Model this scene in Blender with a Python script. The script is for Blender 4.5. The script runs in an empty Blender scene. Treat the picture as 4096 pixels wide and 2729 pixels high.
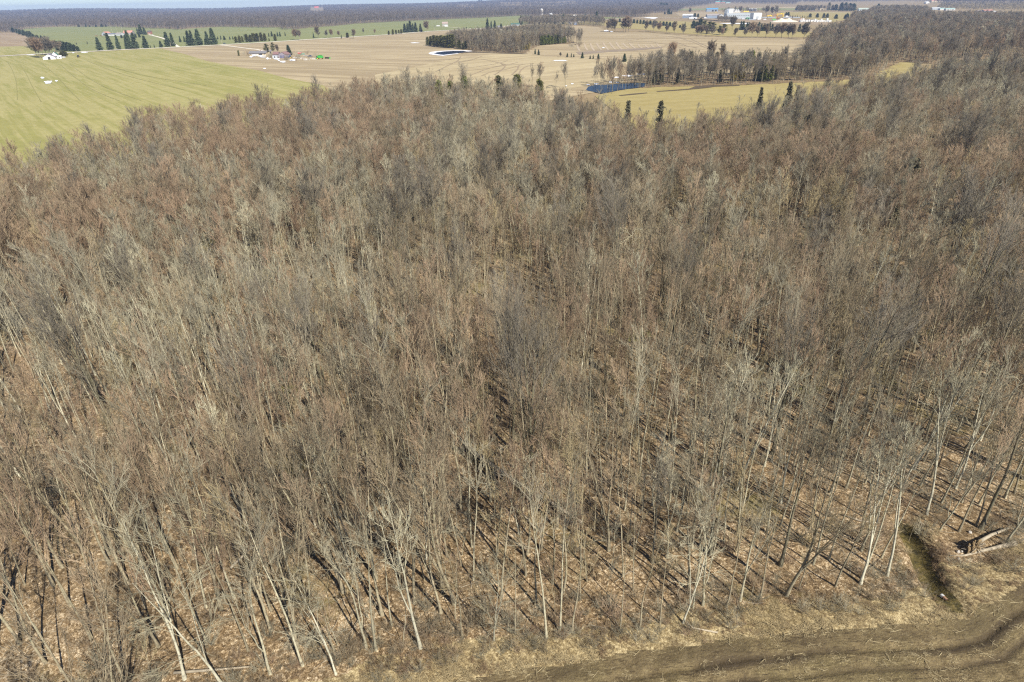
import bpy, bmesh, math, random
import numpy as np
from mathutils import Vector, Matrix, Euler
from mathutils.geometry import tessellate_polygon
random.seed(7); rng = np.random.default_rng(7)
sc = bpy.context.scene; COL = sc.collection
R = math.radians
# ------------------------------------------------------------------ camera, light, exposure
CAM_H, PITCH, ROLL, FPX = 54.0, R(28.6), R(1.15), 626.0
_c, _s = math.cos(ROLL), math.sin(ROLL)
FW = np.array([0, math.cos(PITCH), -math.sin(PITCH)])
_r0 = np.array([1., 0, 0]); _u0 = np.array([0, math.sin(PITCH), math.cos(PITCH)])
RT = _r0*_c - _u0*_s; UP = _r0*_s + _u0*_c
cam = bpy.data.objects.new('camera', bpy.data.cameras.new('camera')); COL.objects.link(cam)
cam.matrix_world = Matrix([[RT[0], UP[0], -FW[0], 0], [RT[1], UP[1], -FW[1], 0], [RT[2], UP[2], -FW[2], CAM_H], [0, 0, 0, 1]])
cam.data.sensor_width = 36; cam.data.lens = 36*FPX/1024; cam.data.clip_start = .5; cam.data.clip_end = 40000
sc.camera = cam
SUN_AZ, SUN_EL = R(145), R(43)                     # clockwise from +Y
w = bpy.data.worlds.new('World'); sc.world = w; w.use_nodes = True
sky = w.node_tree.nodes.new('ShaderNodeTexSky'); sky.sky_type = 'NISHITA'; sky.sun_disc = False
sky.sun_elevation = SUN_EL; sky.sun_rotation = SUN_AZ; sky.altitude = 1500; sky.air_density = 1.0; sky.dust_density = .0; sky.ozone_density = 3.0
bg = w.node_tree.nodes['Background']; bg.inputs[1].default_value = .06
tint = w.node_tree.nodes.new('ShaderNodeMix'); tint.data_type = 'RGBA'; tint.blend_type = 'MULTIPLY'; tint.inputs[0].default_value = 1; tint.inputs[7].default_value = (.84, .96, 1.12, 1)
w.node_tree.links.new(sky.outputs[0], tint.inputs[6]); w.node_tree.links.new(tint.outputs[2], bg.inputs[0])
sun = bpy.data.objects.new('sun', bpy.data.lights.new('sun', 'SUN')); COL.objects.link(sun)
sun.data.energy = 5.0; sun.data.angle = R(.5); sun.data.color = (1, .94, .84)
sv = Vector((math.sin(SUN_AZ)*math.cos(SUN_EL), math.cos(SUN_AZ)*math.cos(SUN_EL), math.sin(SUN_EL)))
sun.rotation_euler = sv.to_track_quat('Z', 'Y').to_euler(); sun.location = (0, 0, 300)
sc.view_settings.view_transform = 'Standard'; sc.view_settings.look = 'None'; sc.view_settings.gamma = 1
sc.view_settings.exposure = .76
HAZE = .00009
sc.cycles.max_bounces = 4; sc.cycles.diffuse_bounces = 2; sc.cycles.glossy_bounces = 2; sc.cycles.volume_bounces = 0
sc.cycles.use_denoising = False; sc.cycles.pixel_filter_type = 'BLACKMAN_HARRIS'; sc.cycles.filter_width = 1.25
sc.cycles.transmission_bounces = 2; sc.cycles.transparent_max_bounces = 4

# ------------------------------------------------------------------ survey: photo pixel (4096 wide) <-> place on the ground
def ray(x, y):
    return FW + RT*((x/4.0-512)/FPX) - UP*((y/4.0-341.1)/FPX)
def G(x, y, z=0.0):
    d = ray(x, y); t = (z-CAM_H)/d[2]; return np.array([d[0]*t, d[1]*t])
def proj(P):
    P = np.atleast_2d(P).astype(float) - np.array([0, 0, CAM_H])
    dz = P@FW; dz = np.where(dz < 1e-3, 1e-3, dz)
    return np.stack([(P@RT/dz*FPX+512)*4, (341.1-P@UP/dz*FPX)*4], 1)
def height_for(x, yb, yt, z0=0.0):
    """height of an upright thing whose foot is seen at row yb and whose top at row yt"""
    p = G(x, yb, z0); d = ray(x, yt); t = math.hypot(*p)/math.hypot(d[0], d[1]); return CAM_H + d[2]*t - z0
def PX(pts, z=0.0): return [tuple(G(a, b, z)) for a, b in pts]
def inpoly(x, y, poly):
    x = np.asarray(x, float); y = np.asarray(y, float); r = np.zeros(x.shape, bool); n = len(poly); j = n-1
    for i in range(n):
        xi, yi = poly[i]; xj, yj = poly[j]
        if yi != yj: r ^= ((yi > y) != (yj > y)) & (x < (xj-xi)*(y-yi)/(yj-yi)+xi)
        j = i
    return r
def seg_dist(x, y, pts):
    """signed distance to a polyline (positive on its right) and arc length along it"""
    best = np.full(np.shape(x), 1e9); sg = np.ones(np.shape(x)); al = np.zeros(np.shape(x)); acc = 0
    for (ax, ay), (bx, by) in zip(pts[:-1], pts[1:]):
        dx, dy = bx-ax, by-ay; L = math.hypot(dx, dy); t = np.clip(((x-ax)*dx+(y-ay)*dy)/L/L, 0, 1)
        d = np.hypot(x-ax-t*dx, y-ay-t*dy); c = (dx*(y-ay)-dy*(x-ax)); m = d < best
        best = np.where(m, d, best); sg = np.where(m, np.where(c < 0, 1, -1), sg); al = np.where(m, acc+t*L, al); acc += L
    return best*sg, al
_vt = np.random.default_rng(3).random((64, 64))
def vnoise(x, y, s):
    x = np.asarray(x, float)/s; y = np.asarray(y, float)/s; xi = np.floor(x).astype(int); yi = np.floor(y).astype(int)
    fx = x-xi; fy = y-yi; fx = fx*fx*(3-2*fx); fy = fy*fy*(3-2*fy); g = lambda a, b: _vt[a % 64, b % 64]
    return (g(xi, yi)*(1-fx)+g(xi+1, yi)*fx)*(1-fy)+(g(xi, yi+1)*(1-fx)+g(xi+1, yi+1)*fx)*fy

# ------------------------------------------------------------------ objects
def tag(o, label=None, cat=None, group=None, kind=None):
    if label: o['label'] = label
    if cat: o['category'] = cat
    if group: o['group'] = group
    if kind: o['kind'] = kind
    return o
def link(name, data, parent=None):
    o = bpy.data.objects.new(name, data); COL.objects.link(o)
    if parent is not None: o.parent = parent
    return o
def empty(name, loc, rz=0, label=None, cat=None, group=None, scale=1):
    o = link(name, None); o.location = loc; o.rotation_euler = (0, 0, rz); o.scale = (scale,)*3 if not hasattr(scale, '__len__') else scale
    o.empty_display_size = .1
    return tag(o, label, cat, group)
def mesh_np(name, V, Fq, mats, mi=None, smooth=False):
    """V (n,3); Fq list of (m,k) index arrays; mi list of material slots"""
    me = bpy.data.meshes.new(name); me.vertices.add(len(V)); me.vertices.foreach_set('co', np.asarray(V, np.float32).ravel())
    tot = sum(f.size for f in Fq); nf = sum(len(f) for f in Fq)
    me.loops.add(tot); me.loops.foreach_set('vertex_index', np.concatenate([f.ravel() for f in Fq]).astype(np.int32))
    me.polygons.add(nf); st = []; k = 0
    for f in Fq:
        st.append(k+np.arange(len(f))*f.shape[1]); k += f.size
    me.polygons.foreach_set('loop_start', np.concatenate(st).astype(np.int32))
    if mi is not None: me.polygons.foreach_set('material_index', np.concatenate([np.full(len(f), m) for f, m in zip(Fq, mi)]).astype(np.int32))
    if smooth: me.polygons.foreach_set('use_smooth', np.ones(nf, bool))
    for m in mats: me.materials.append(m)
    me.update(calc_edges=True); return me

# ------------------------------------------------------------------ materials
class NT:
    def __init__(s, name, rough=.9, spec=.2):
        s.m = bpy.data.materials.new(name); s.m.use_nodes = True; s.n = s.m.node_tree.nodes; s.l = s.m.node_tree.links
        s.b = s.n['Principled BSDF']; s.b.inputs['Roughness'].default_value = rough; s.b.inputs['Specular IOR Level'].default_value = spec
    def put(s, sock, v):
        if hasattr(v, 'is_output') or isinstance(v, bpy.types.NodeSocket): s.l.new(v, sock)
        elif v is not None:
            sock.default_value = (*v, 1) if hasattr(v, '__len__') and len(v) == 3 and sock.type == 'RGBA' else v
    def pos(s): return s.n.new('ShaderNodeNewGeometry').outputs['Position']
    def obj(s): return s.n.new('ShaderNodeTexCoord').outputs['Object']
    def noise(s, scale, detail=3, vec=None, rough=.55, dist=0):
        t = s.n.new('ShaderNodeTexNoise'); t.inputs['Scale'].default_value = scale; t.inputs['Detail'].default_value = detail
        t.inputs['Roughness'].default_value = rough; t.inputs['Distortion'].default_value = dist; s.put(t.inputs['Vector'], vec or s.pos()); return t.outputs['Fac']
    def vor(s, scale, vec=None, out='Color'):
        t = s.n.new('ShaderNodeTexVoronoi'); t.inputs['Scale'].default_value = scale; s.put(t.inputs['Vector'], vec or s.pos()); return t.outputs[out]
    def ramp(s, f, stops, interp='LINEAR'):
        r = s.n.new('ShaderNodeValToRGB'); e = r.color_ramp.elements; r.color_ramp.interpolation = interp
        while len(e) < len(stops): e.new(.5)
        for k, (p, c) in zip(e, stops): k.position = p; k.color = (*c, 1) if hasattr(c, '__len__') else (c, c, c, 1)
        s.put(r.inputs[0], f); return r.outputs[0]
    def mix(s, f, a, b, mode='MIX'):
        m = s.n.new('ShaderNodeMix'); m.data_type = 'RGBA'; m.blend_type = mode; s.put(m.inputs[0], f); s.put(m.inputs[6], a); s.put(m.inputs[7], b); return m.outputs[2]
    def math(s, op, a, b=None, c=None, clamp=False):
        m = s.n.new('ShaderNodeMath'); m.operation = op; m.use_clamp = clamp
        for i, v in enumerate((a, b, c)):
            if v is not None: s.put(m.inputs[i], v)
        return m.outputs[0]
    def along(s, vec, ang, stretch):
        m = s.n.new('ShaderNodeMapping'); m.vector_type = 'TEXTURE'; m.inputs['Rotation'].default_value = (0, 0, ang-math.pi/2); m.inputs['Scale'].default_value = (1, stretch, 1); s.put(m.inputs['Vector'], vec); return m.outputs[0]
    def mapv(s, vec, rz=0, scale=(1, 1, 1)):
        m = s.n.new('ShaderNodeMapping'); m.inputs['Rotation'].default_value = (0, 0, rz); m.inputs['Scale'].default_value = scale; s.put(m.inputs['Vector'], vec); return m.outputs[0]
    def rnd(s): return s.n.new('ShaderNodeObjectInfo').outputs['Random']
    def attr(s, name):
        a = s.n.new('ShaderNodeAttribute'); a.attribute_name = name; return a.outputs['Fac']
    def bump(s, h, strength=.5, dist=.1):
        b = s.n.new('ShaderNodeBump'); b.inputs['Strength'].default_value = strength; b.inputs['Distance'].default_value = dist; s.put(b.inputs['Height'], h); s.l.new(b.outputs[0], s.b.inputs['Normal'])
    def col(s, c): s.put(s.b.inputs['Base Color'], c); return s.m
_pc = {}
def plain(name, c, rough=.6, var=.12, scale=2.0, metal=0, spec=.3):
    """a painted or weathered surface: base colour with slight mottling"""
    if name in _pc: return _pc[name]
    t = NT(name, rough, spec); t.b.inputs['Metallic'].default_value = metal
    f = t.noise(scale, 4, t.obj()); a = tuple(v*(1-var) for v in c); b = tuple(min(1, v*(1+var)) for v in c)
    t.col(t.ramp(f, [(.3, a), (.7, b)])); _pc[name] = t.m; return t.m

def mat_field(name, a, b, c, ang, pitch, stripe=.5, patch=60, dark=None, distort=2.0):
    t = NT(name, .95, .05); p = t.pos()
    big = t.noise(1/patch, 4, p); mid = t.noise(1/9, 3, p); fine = t.noise(.3, 3, p, .7)
    base = t.mix(t.ramp(big, [(.35, 0.), (.68, 1.)]), a, b)
    mv = t.along(p, ang, 26); s1 = t.noise(1/pitch, 3, mv, .6, .4); s2 = t.noise(1/(pitch*4), 2, mv, .6, .8)
    st = t.math('MULTIPLY', t.ramp(t.mix(.4, s1, s2), [(.45, 0.), (.54, 1.)]), stripe)
    base = t.mix(st, base, c)
    base = t.mix(t.ramp(mid, [(.35, .28), (.7, 0.)]), base, tuple(v*.62 for v in a))
    base = t.mix(t.ramp(fine, [(.3, .3), (.6, 0.)]), base, tuple(v*.6 for v in a))
    if dark: base = t.mix(t.ramp(t.noise(1/140, 3, p, .6, .5), [(.55, 0.), (.72, .6)]), base, dark)
    return t.col(base)

def mat_litter(name, tones, shade, grass=None):
    t = NT(name, .95, .08); p = t.pos()
    v1 = t.vor(4.5, p); v2 = t.vor(11.0, p)
    sep = t.n.new('ShaderNodeSeparateColor'); t.l.new(v1, sep.inputs[0]); sp2 = t.n.new('ShaderNodeSeparateColor'); t.l.new(v2, sp2.inputs[0])
    f = t.math('ADD', t.math('MULTIPLY', sep.outputs[0], .5), t.math('MULTIPLY', sp2.outputs[1], .5))
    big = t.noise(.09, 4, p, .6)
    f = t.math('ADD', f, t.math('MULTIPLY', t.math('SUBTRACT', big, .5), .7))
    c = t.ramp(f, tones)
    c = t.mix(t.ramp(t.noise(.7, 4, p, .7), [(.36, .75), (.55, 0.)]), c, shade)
    if grass: c = t.mix(t.ramp(t.noise(.055, 5, p, .65), [(.57, 0.), (.66, .6)]), c, grass)
    t.bump(t.noise(5, 3, p, .7), .7, .12)
    return t.col(c)
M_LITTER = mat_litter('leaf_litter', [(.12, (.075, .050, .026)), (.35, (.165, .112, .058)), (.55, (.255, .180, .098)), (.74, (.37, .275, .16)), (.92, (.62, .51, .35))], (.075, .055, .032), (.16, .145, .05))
M_VERGE = mat_litter('dead_grass', [(.15, (.13, .095, .048)), (.4, (.25, .19, .095)), (.62, (.35, .275, .145)), (.9, (.52, .43, .25))], (.10, .072, .04), (.16, .135, .055))
def way(a, b): d = G(*b)-G(*a); return math.atan2(d[1], d[0])
M_GROUND = mat_field('rough_pasture', (.29, .225, .12), (.32, .24, .14), (.24, .18, .10), way((2800, 110), (3200, 112)), 14, .35, 150)
M_YELLOW = mat_field('yellowing_grass', (.27, .26, .085), (.315, .285, .105), (.39, .345, .155), way((261, 261), (609, 391)), 3.2, .8, 70, None)
M_GREEN = mat_field('winter_wheat', (.20, .225, .09), (.25, .255, .105), (.29, .275, .125), way((400, 160), (1200, 140)), 9, .35, 90)
M_STUBBLE = mat_field('stubble', (.42, .34, .205), (.47, .385, .24), (.30, .235, .14), way((1117, 243), (1726, 261)), 6.5, 1.0, 80, (.28, .215, .135))
M_STUBBLE2 = mat_field('light_stubble', (.44, .36, .21), (.49, .41, .25), (.35, .28, .165), way((1900, 243), (2100, 228)), 6, .8, 70, None)
M_GOLD = mat_field('golden_hay', (.32, .26, .105), (.35, .29, .12), (.40, .335, .16), way((2500, 385), (2900, 365)), 7, .4, 60)
M_BROWN = mat_field('brown_plough', (.33, .25, .155), (.38, .30, .19), (.215, .15, .095), way((0, 160), (140, 170)), 6, .5, 60)
M_GRAVEL = plain('road_gravel', (.68, .62, .50), .95, .1, .5)
M_SNOW = plain('old_snow', (.86, .87, .9), .8, .05, 1)
M_WATER = NT('pond_water', .2, .1).m; M_WATER.node_tree.nodes['Principled BSDF'].inputs['IOR'].default_value = 1.12; M_WATER.node_tree.nodes['Principled BSDF'].inputs['Base Color'].default_value = (.018, .026, .046, 1)
M_WET = plain('wet_soil', (.10, .075, .045), .6, .2, .3)

# ------------------------------------------------------------------ terrain
def terrain(x, y):
    r = np.hypot(x, y); th = np.arctan2(x, y); t = np.clip((r-3200)/5200, 0, 1); t = t*t*(3-2*t)
    return t*(20+11*np.sin(th*9+1.2)+7*np.sin(th*21+.5)+5*np.sin(r/900+th*6))
FE = PX([(1829, 2724), (2097, 2673), (2384, 2635), (2700, 2587), (3019, 2545), (3338, 2510), (3657, 2501), (3848, 2482), (3944, 2418), (4096, 2322)])
_d = np.array(FE[1])-np.array(FE[0]); _d /= np.linalg.norm(_d)
FE = [tuple(np.array(FE[0])-_d*k) for k in (90, 30)] + FE
_d = np.array(FE[-1])-np.array(FE[-2]); _d /= np.linalg.norm(_d); FE += [tuple(np.array(FE[-1])+_d*60)]
DITCH = PX([(3632, 2105), (3650, 2140), (3682, 2200), (3712, 2290), (3750, 2355), (3795, 2420)])
DLEN = sum(math.dist(a_, b_) for a_, b_ in zip(DITCH[:-1], DITCH[1:]))
NX0, NX1, NY0, NY1 = -96., 104., 8., 84.
def near_z(x, y):
    x = np.asarray(x, float); y = np.asarray(y, float)
    e, al = seg_dist(x, y, FE); z = (vnoise(x, y, 6)-.5)*.5+(vnoise(x, y, 1.3)-.5)*.16
    d, _ = seg_dist(x, y, DITCH); d = np.abs(d)
    fo, al0 = seg_dist(x, y, DITCH); z = z-1.15*np.clip(1-(d/1.6)**2, 0, 1)*np.clip((DLEN-al0)/3, .15, 1)+.2*np.exp(-((d-2.3)/.8)**2)
    fld = np.clip(e/1.2, 0, 1)
    rut = sum(a*np.exp(-((e-c-(vnoise(al, al*0, 9)-.5)*.45)/wd)**2) for c, a, wd in ((2.1, -.3, .25), (4.1, -.26, .24), (7.6, -.28, .26), (9.5, -.24, .22), (12.6, -.18, .3), (15, -.12, .3)))
    z = z*(1-.6*fld)+fld*(rut+(vnoise(x, y, .45)-.5)*.14+(vnoise(al*.2, e, .7)-.5)*.12)
    b = np.clip(np.minimum.reduce([x-NX0, NX1-x, y-NY0, NY1-y])/6, 0, 1)
    return z*b+.02
def ground_z(x, y): return float(near_z(x, y)) if NX0 < x < NX1 and NY0 < y < NY1 else float(terrain(np.float64(x), np.float64(y)))

# wide ground sheet (polar, denser near), sunk below the finely modelled foreground
rr = np.concatenate([np.arange(0, 160, 4), np.geomspace(160, 11600, 80)]); tt = np.linspace(R(-180), R(180), 289)[:-1]
rg, tg = np.meshgrid(rr, tt, indexing='ij'); X = rg*np.sin(tg); Y = rg*np.cos(tg); Z = terrain(X, Y)-.15
ins = (X > NX0+5) & (X < NX1-5) & (Y > NY0+5) & (Y < NY1-5); Z = np.where(ins, -3.2, Z)
nr, nt_ = rg.shape; ii, jj = np.meshgrid(np.arange(nr-1), np.arange(nt_), indexing='ij'); a = ii*nt_+jj; b = ii*nt_+(jj+1) % nt_
q = np.stack([a, b, b+nt_, a+nt_], -1).reshape(-1, 4)[:, ::-1]
tag(link('ground', mesh_np('ground', np.stack([X, Y, Z], -1).reshape(-1, 3), [q], [M_GROUND], smooth=True)), 'dry tan grassland reaching to the horizon', kind='structure')
# foreground grid split into field, verge and wood floor
st = .3; gx = np.arange(NX0, NX1+.01, st); gy = np.arange(NY0, NY1+.01, st); X, Y = np.meshgrid(gx, gy, indexing='ij'); Z = near_z(X, Y)
V = np.stack([X, Y, Z], -1).reshape(-1, 3); n0, n1 = X.shape; ii, jj = np.meshgrid(np.arange(n0-1), np.arange(n1-1), indexing='ij'); a = (ii*n1+jj).ravel()
q = np.stack([a, a+n1, a+n1+1, a+1], -1); cx = V[q, 0].mean(1); cy = V[q, 1].mean(1); e, _ = seg_dist(cx, cy, FE); e = e+(vnoise(cx, cy, 2.1)-.5)*.8
dd = np.abs(seg_dist(cx, cy, DITCH)[0])
meadow = inpoly(cx, cy, PX([(3700, 2250), (3790, 2255), (3960, 2240), (4300, 2160), (4600, 2160), (4600, 2700), (3700, 2700)]))
sel = {'ploughed_field': e > 0, 'verge': (e <= 0) & ((e > -2.6-1.6*vnoise(cx, cy, 4)) | meadow) & (dd > 1.15), 'ditch': (e <= 0) & (dd <= 1.15)}
sel['forest_floor'] = ~(sel['ploughed_field'] | sel['verge'] | sel['ditch'])
t = NT('tilled_soil', .95, .1); p = t.pos()
c = t.ramp(t.noise(.8, 5, p, .7), [(.3, (.085, .062, .032)), (.5, (.165, .125, .064)), (.72, (.245, .19, .10))])
c = t.mix(t.ramp(t.noise(.16, 4, p, .6), [(.45, 0.), (.62, .8)]), c, (.145, .115, .055))
cb = t.n.new('ShaderNodeCombineXYZ'); t.l.new(t.attr('along_edge'), cb.inputs[0]); t.l.new(t.attr('from_edge'), cb.inputs[1]); rowv = cb.outputs[0]
c = t.mix(t.ramp(t.noise(4.2, 6, rowv, .75), [(.38, .85), (.48, 0.)]), c, (.045, .033, .019))
c = t.mix(t.ramp(t.noise(6.5, 5, rowv, .75, .3), [(.54, 0.), (.66, .7)]), c, (.31, .25, .125))
c = t.mix(t.ramp(t.noise(9, 3, p, .7), [(.60, 0.), (.70, .8)]), c, (.40, .33, .18))
c = t.mix(t.math('MULTIPLY', t.attr('wet'), .85), c, (.06, .045, .028))
c = t.mix(t.ramp(t.noise(7, 3, p, .7), [(.35, .6), (.5, 0.)]), c, (.06, .045, .028))
t.bump(t.noise(4, 4, p, .7), .9, .15); M_SOIL = t.col(c)
t = NT('ditch_moss', .7, .3); M_MOSS = t.col(t.ramp(t.noise(1.6, 5, None, .7), [(.3, (.02, .018, .008)), (.5, (.07, .055, .015)), (.7, (.16, .12, .04))])); t.bump(t.noise(5, 3), .8, .15)
LBL = {'ploughed_field': 'dark tilled field with tyre ruts and scattered straw along the wood', 'verge': 'strip of flattened dead grass between wood and tilled field',
       'ditch': 'mossy drainage ditch running out of the wood', 'forest_floor': 'brown leaf litter on the woodland floor'}
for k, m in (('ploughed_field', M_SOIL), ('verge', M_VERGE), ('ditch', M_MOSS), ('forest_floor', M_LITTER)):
    f = q[sel[k]]; u, inv = np.unique(f, return_inverse=True); me = mesh_np(k, V[u], [inv.reshape(-1, 4)], [m], smooth=True)
    if k == 'ploughed_field':
        e_, al_ = seg_dist(V[u, 0], V[u, 1], FE); wet = sum(np.exp(-((e_-c_-(vnoise(al_, al_*0, 9)-.5)*.45)/.32)**2)*np.clip(vnoise(al_, al_*0+c_*7, 5)*2.2-.35, 0, 1) for c_ in (2.1, 2.7, 4.1, 7.6, 9.5, 10.1, 12.6, 15))
        for nm_, vv_ in (('along_edge', al_*.16), ('from_edge', e_)):
            at = me.attributes.new(nm_, 'FLOAT', 'POINT'); at.data.foreach_set('value', vv_.astype(np.float32))
        wet = np.clip(wet+np.exp(-((e_-1)/1.2)**2)*vnoise(V[u, 0], V[u, 1], 4)*.9, 0, 1); at = me.attributes.new('wet', 'FLOAT', 'POINT'); at.data.foreach_set('value', wet.astype(np.float32))
    tag(link(k, me), LBL[k], kind='structure')
# ---- outlines of woods
CANB = [(-500, 700), (0, 590), (175, 566), (350, 522), (574, 435), (783, 402), (1045, 374), (1280, 345), (1393, 317), (1532, 305), (1671, 292), (1880, 300), (2089, 317), (2262, 348), (2385, 374), (2489, 423),
        (2698, 440), (2872, 425), (3046, 390), (3168, 352), (3200, 340), (3413, 296), (3543, 275), (3600, 292), (3665, 264), (3733, 250), (3790, 226), (3923, 219), (4096, 213), (4700, 195)]
W_MAIN = [(-115, -3), (-60, 14), (-42, 21), (-28, 26.5)] + PX([(1100, 2700), (1504, 2612), (1683, 2600), (2186, 2556), (2289, 2540), (2732, 2498), (2904, 2436), (3146, 2386), (3440, 2345), (3548, 2306), (3640, 2210), (3700, 2130), (3835, 2118), (3925, 2110), (4027, 2169), (4200, 2080), (4600, 1950)]) + [(230, 110), (600, 330)] + PX(CANB, 16.5)[::-1]
def outline(front, back, h): return PX(front) + PX(back, h)[::-1]
W_LOT = outline([(1790, 188), (1830, 196), (1874, 202), (1970, 209), (2030, 213), (2100, 214), (2135, 192), (2160, 182), (2265, 176), (2330, 170)], [(1800, 131), (1904, 125), (1960, 119), (2025, 114), (2100, 108), (2220, 103), (2290, 115), (2318, 138)], 15)
W_RIV = outline([(2560, 352), (2765, 345), (2969, 341), (3200, 331), (3420, 318), (3500, 305)], [(2500, 245), (2560, 235), (2640, 222), (2700, 215), (2800, 219), (3000, 216), (3100, 218), (3215, 212), (3500, 190)], 14)
W_SPARSE = outline([(2130, 345), (2300, 352), (2420, 356), (2560, 350)], [(2130, 268), (2300, 268), (2400, 250), (2540, 240)], 14)
W_RIGHT = outline([(3420, 318), (3500, 300), (3570, 262), (3600, 250), (3665, 251), (3750, 258), (3850, 240), (3950, 235), (4096, 230), (4700, 215)],
                  [(3196, 209), (3213, 187), (3240, 172), (3279, 160), (3232, 150), (3235, 132), (3326, 102), (3396, 80), (3413, 52), (3470, 44), (3500, 28), (3620, 24), (3700, 30), (3745, 54), (3900, 50), (4000, 54), (4096, 56), (4700, 60)], 16)
FARF = [(-600, 140), (-100, 132), (45, 130), (104, 117), (239, 110), (435, 108), (565, 114), (652, 116), (718, 121), (760, 112), (890, 109), (1024, 112), (1120, 112), (1125, 119), (1190, 119), (1240, 113), (1335, 106),
        (1422, 97), (1565, 89), (1683, 83), (1924, 73), (2070, 65), (2300, 66), (2500, 72), (2560, 70), (2640, 60), (2700, 55), (2740, 33), (2826, 22), (2870, 13), (3000, 16), (3185, 18), (3190, 10), (3700, 6), (3760, 14), (4096, 14), (4800, 8)]
# ---- fields and roads, each sheet a little above the last
def sheet(name, poly, mat, z, label, kind='structure'):
    vs = [Vector((p[0], p[1], 0)) for p in poly]; tr = tessellate_polygon([vs])
    me = bpy.data.meshes.new(name); me.from_pydata([(v.x, v.y, z) for v in vs], [], [t_ if (vs[t_[1]]-vs[t_[0]]).cross(vs[t_[2]]-vs[t_[0]]).z > 0 else t_[::-1] for t_ in tr]); me.materials.append(mat)
    return tag(link(name, me), label, kind=kind)
ROAD = [(-300, 232), (0, 225), (135, 217), (324, 208), (468, 200), (687, 190), (879, 180), (1024, 172), (1270, 156), (1552, 139), (1713, 126), (1926, 114), (2044, 103), (2200, 95), (2422, 78), (2579, 70.5), (2724, 69), (2760, 69)]
above = lambda pts, dy: [(a_, b_+dy) for a_, b_ in pts]
sheet('grass_field', PX([(-700, 236), (0, 227), (135, 219), (324, 210), (468, 202), (635, 193), (739, 217), (826, 244), (922, 263), (1039, 283), (1144, 313), (1291, 341), (1400, 380), (1000, 520), (0, 800), (-900, 800)]), M_YELLOW, .03, 'broad yellow green grass field with faint mowing lines behind the wood')
sheet('stubble_field', PX([(635, 193), (687, 191.5), (879, 181.5), (1024, 173.5), (1270, 157.5), (1552, 140.5), (1713, 127.5), (1926, 115.5), (2044, 104.5), (2300, 104), (2390, 108), (2420, 120), (2440, 130), (2560, 130), (2720, 141), (2900, 150), (3100, 152), (3300, 160), (3300, 260), (2600, 330), (2100, 420), (1400, 400), (1291, 341), (1144, 313), (1039, 283), (922, 263), (826, 244), (739, 217)]), M_STUBBLE, .04, 'wide brown stubble field around the farmstead')
sheet('stubble_field', PX([(1960, 218), (2100, 217), (2200, 228), (2380, 236), (2520, 246), (2600, 270), (2400, 330), (2100, 400), (1500, 360), (1500, 300), (1800, 240)]), M_STUBBLE2, .07, 'pale stubble field criss-crossed by tyre tracks behind the wood')
sheet('wheat_field', PX([(130, 217), (324, 207), (468, 199), (687, 189), (879, 179), (1024, 171), (1270, 155), (1552, 138), (1713, 125), (1926, 113), (2044, 102), (2110, 98), (2120, 60), (2070, 62), (1924, 70), (1683, 80), (1565, 86), (1422, 94), (1335, 103), (1240, 110), (1190, 116), (1120, 109), (890, 106), (718, 117), (652, 113), (435, 105), (239, 107), (104, 114), (57, 129), (190, 158)]), M_GREEN, .05, 'rolling green winter wheat field beyond the gravel road')
sheet('ploughed_hill', PX([(-500, 140), (0, 133), (57, 129), (143, 161), (130, 184), (0, 187), (-500, 200)]), M_BROWN, .08, 'bare brown field at the left beyond the road')
sheet('grass_strip', PX([(-500, 200), (0, 187), (130, 184), (150, 190), (140, 215), (0, 223), (-500, 236)]), M_YELLOW, .08, 'narrow yellow green strip between road and brown field')
sheet('hay_field', PX([(2380, 385), (2403, 377), (2510, 357), (2640, 348), (2765, 343), (2943, 342), (3200, 330), (3361, 321), (3480, 305), (3570, 262), (3600, 249), (3670, 250), (3700, 300), (3300, 420), (2900, 560), (2600, 560)]), M_GOLD, .05, 'golden hay meadow between the wood and the river trees')
sheet('pasture', PX([(2060, 104), (2190, 98), (2300, 96), (2400, 99), (2460, 112), (2560, 118), (2700, 132), (2900, 146), (3100, 148), (3300, 150), (3240, 128), (2900, 95), (2700, 84), (2560, 84), (2450, 88), (2400, 80), (2200, 90)]), M_GOLD, .06, 'golden pasture along the bare hedgerow')
sheet('plough_strip', PX([(2560, 74), (2730, 72), (3100, 98), (3330, 100), (3330, 88), (3150, 78), (2740, 76)]), M_BROWN, .09, 'brown tilled strip before the block works')
sheet('stubble_field', PX([(2700, 52), (2826, 46), (3000, 47), (2950, 70), (2720, 66)]), M_STUBBLE, .09, 'brown tilled ground before the blue roofed shed')
sheet('wheat_field', PX([(2680, 36), (2900, 33), (3180, 34), (3180, 42), (2900, 40), (2700, 43)]), M_GREEN, .1, 'thin green field beyond the blue roofed shed')
sheet('stubble_field', PX([(2690, 25), (2900, 19), (3180, 21), (3190, 33), (2900, 32), (2680, 35)]), M_STUBBLE2, .1, 'pale tan field on the far rise')
sheet('hay_field', PX([(3120, 47), (3400, 50), (3410, 62), (3380, 80), (3330, 90), (3150, 62)]), M_GOLD, .1, 'pale yellow field beside the block works')
sheet('wheat_field', PX([(2390, 68), (2530, 70), (2420, 77), (2380, 76)]), M_GREEN, .1, 'small green field by the far bend of the road')
sheet('stubble_field', PX([(3630, 26), (3700, 18), (3760, 16), (4096, 15), (4600, 15), (4600, 60), (4096, 54), (3980, 52), (3750, 58), (3740, 30)]), M_GROUND, .1, 'tan ground around the distant right-hand farm buildings')
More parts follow.
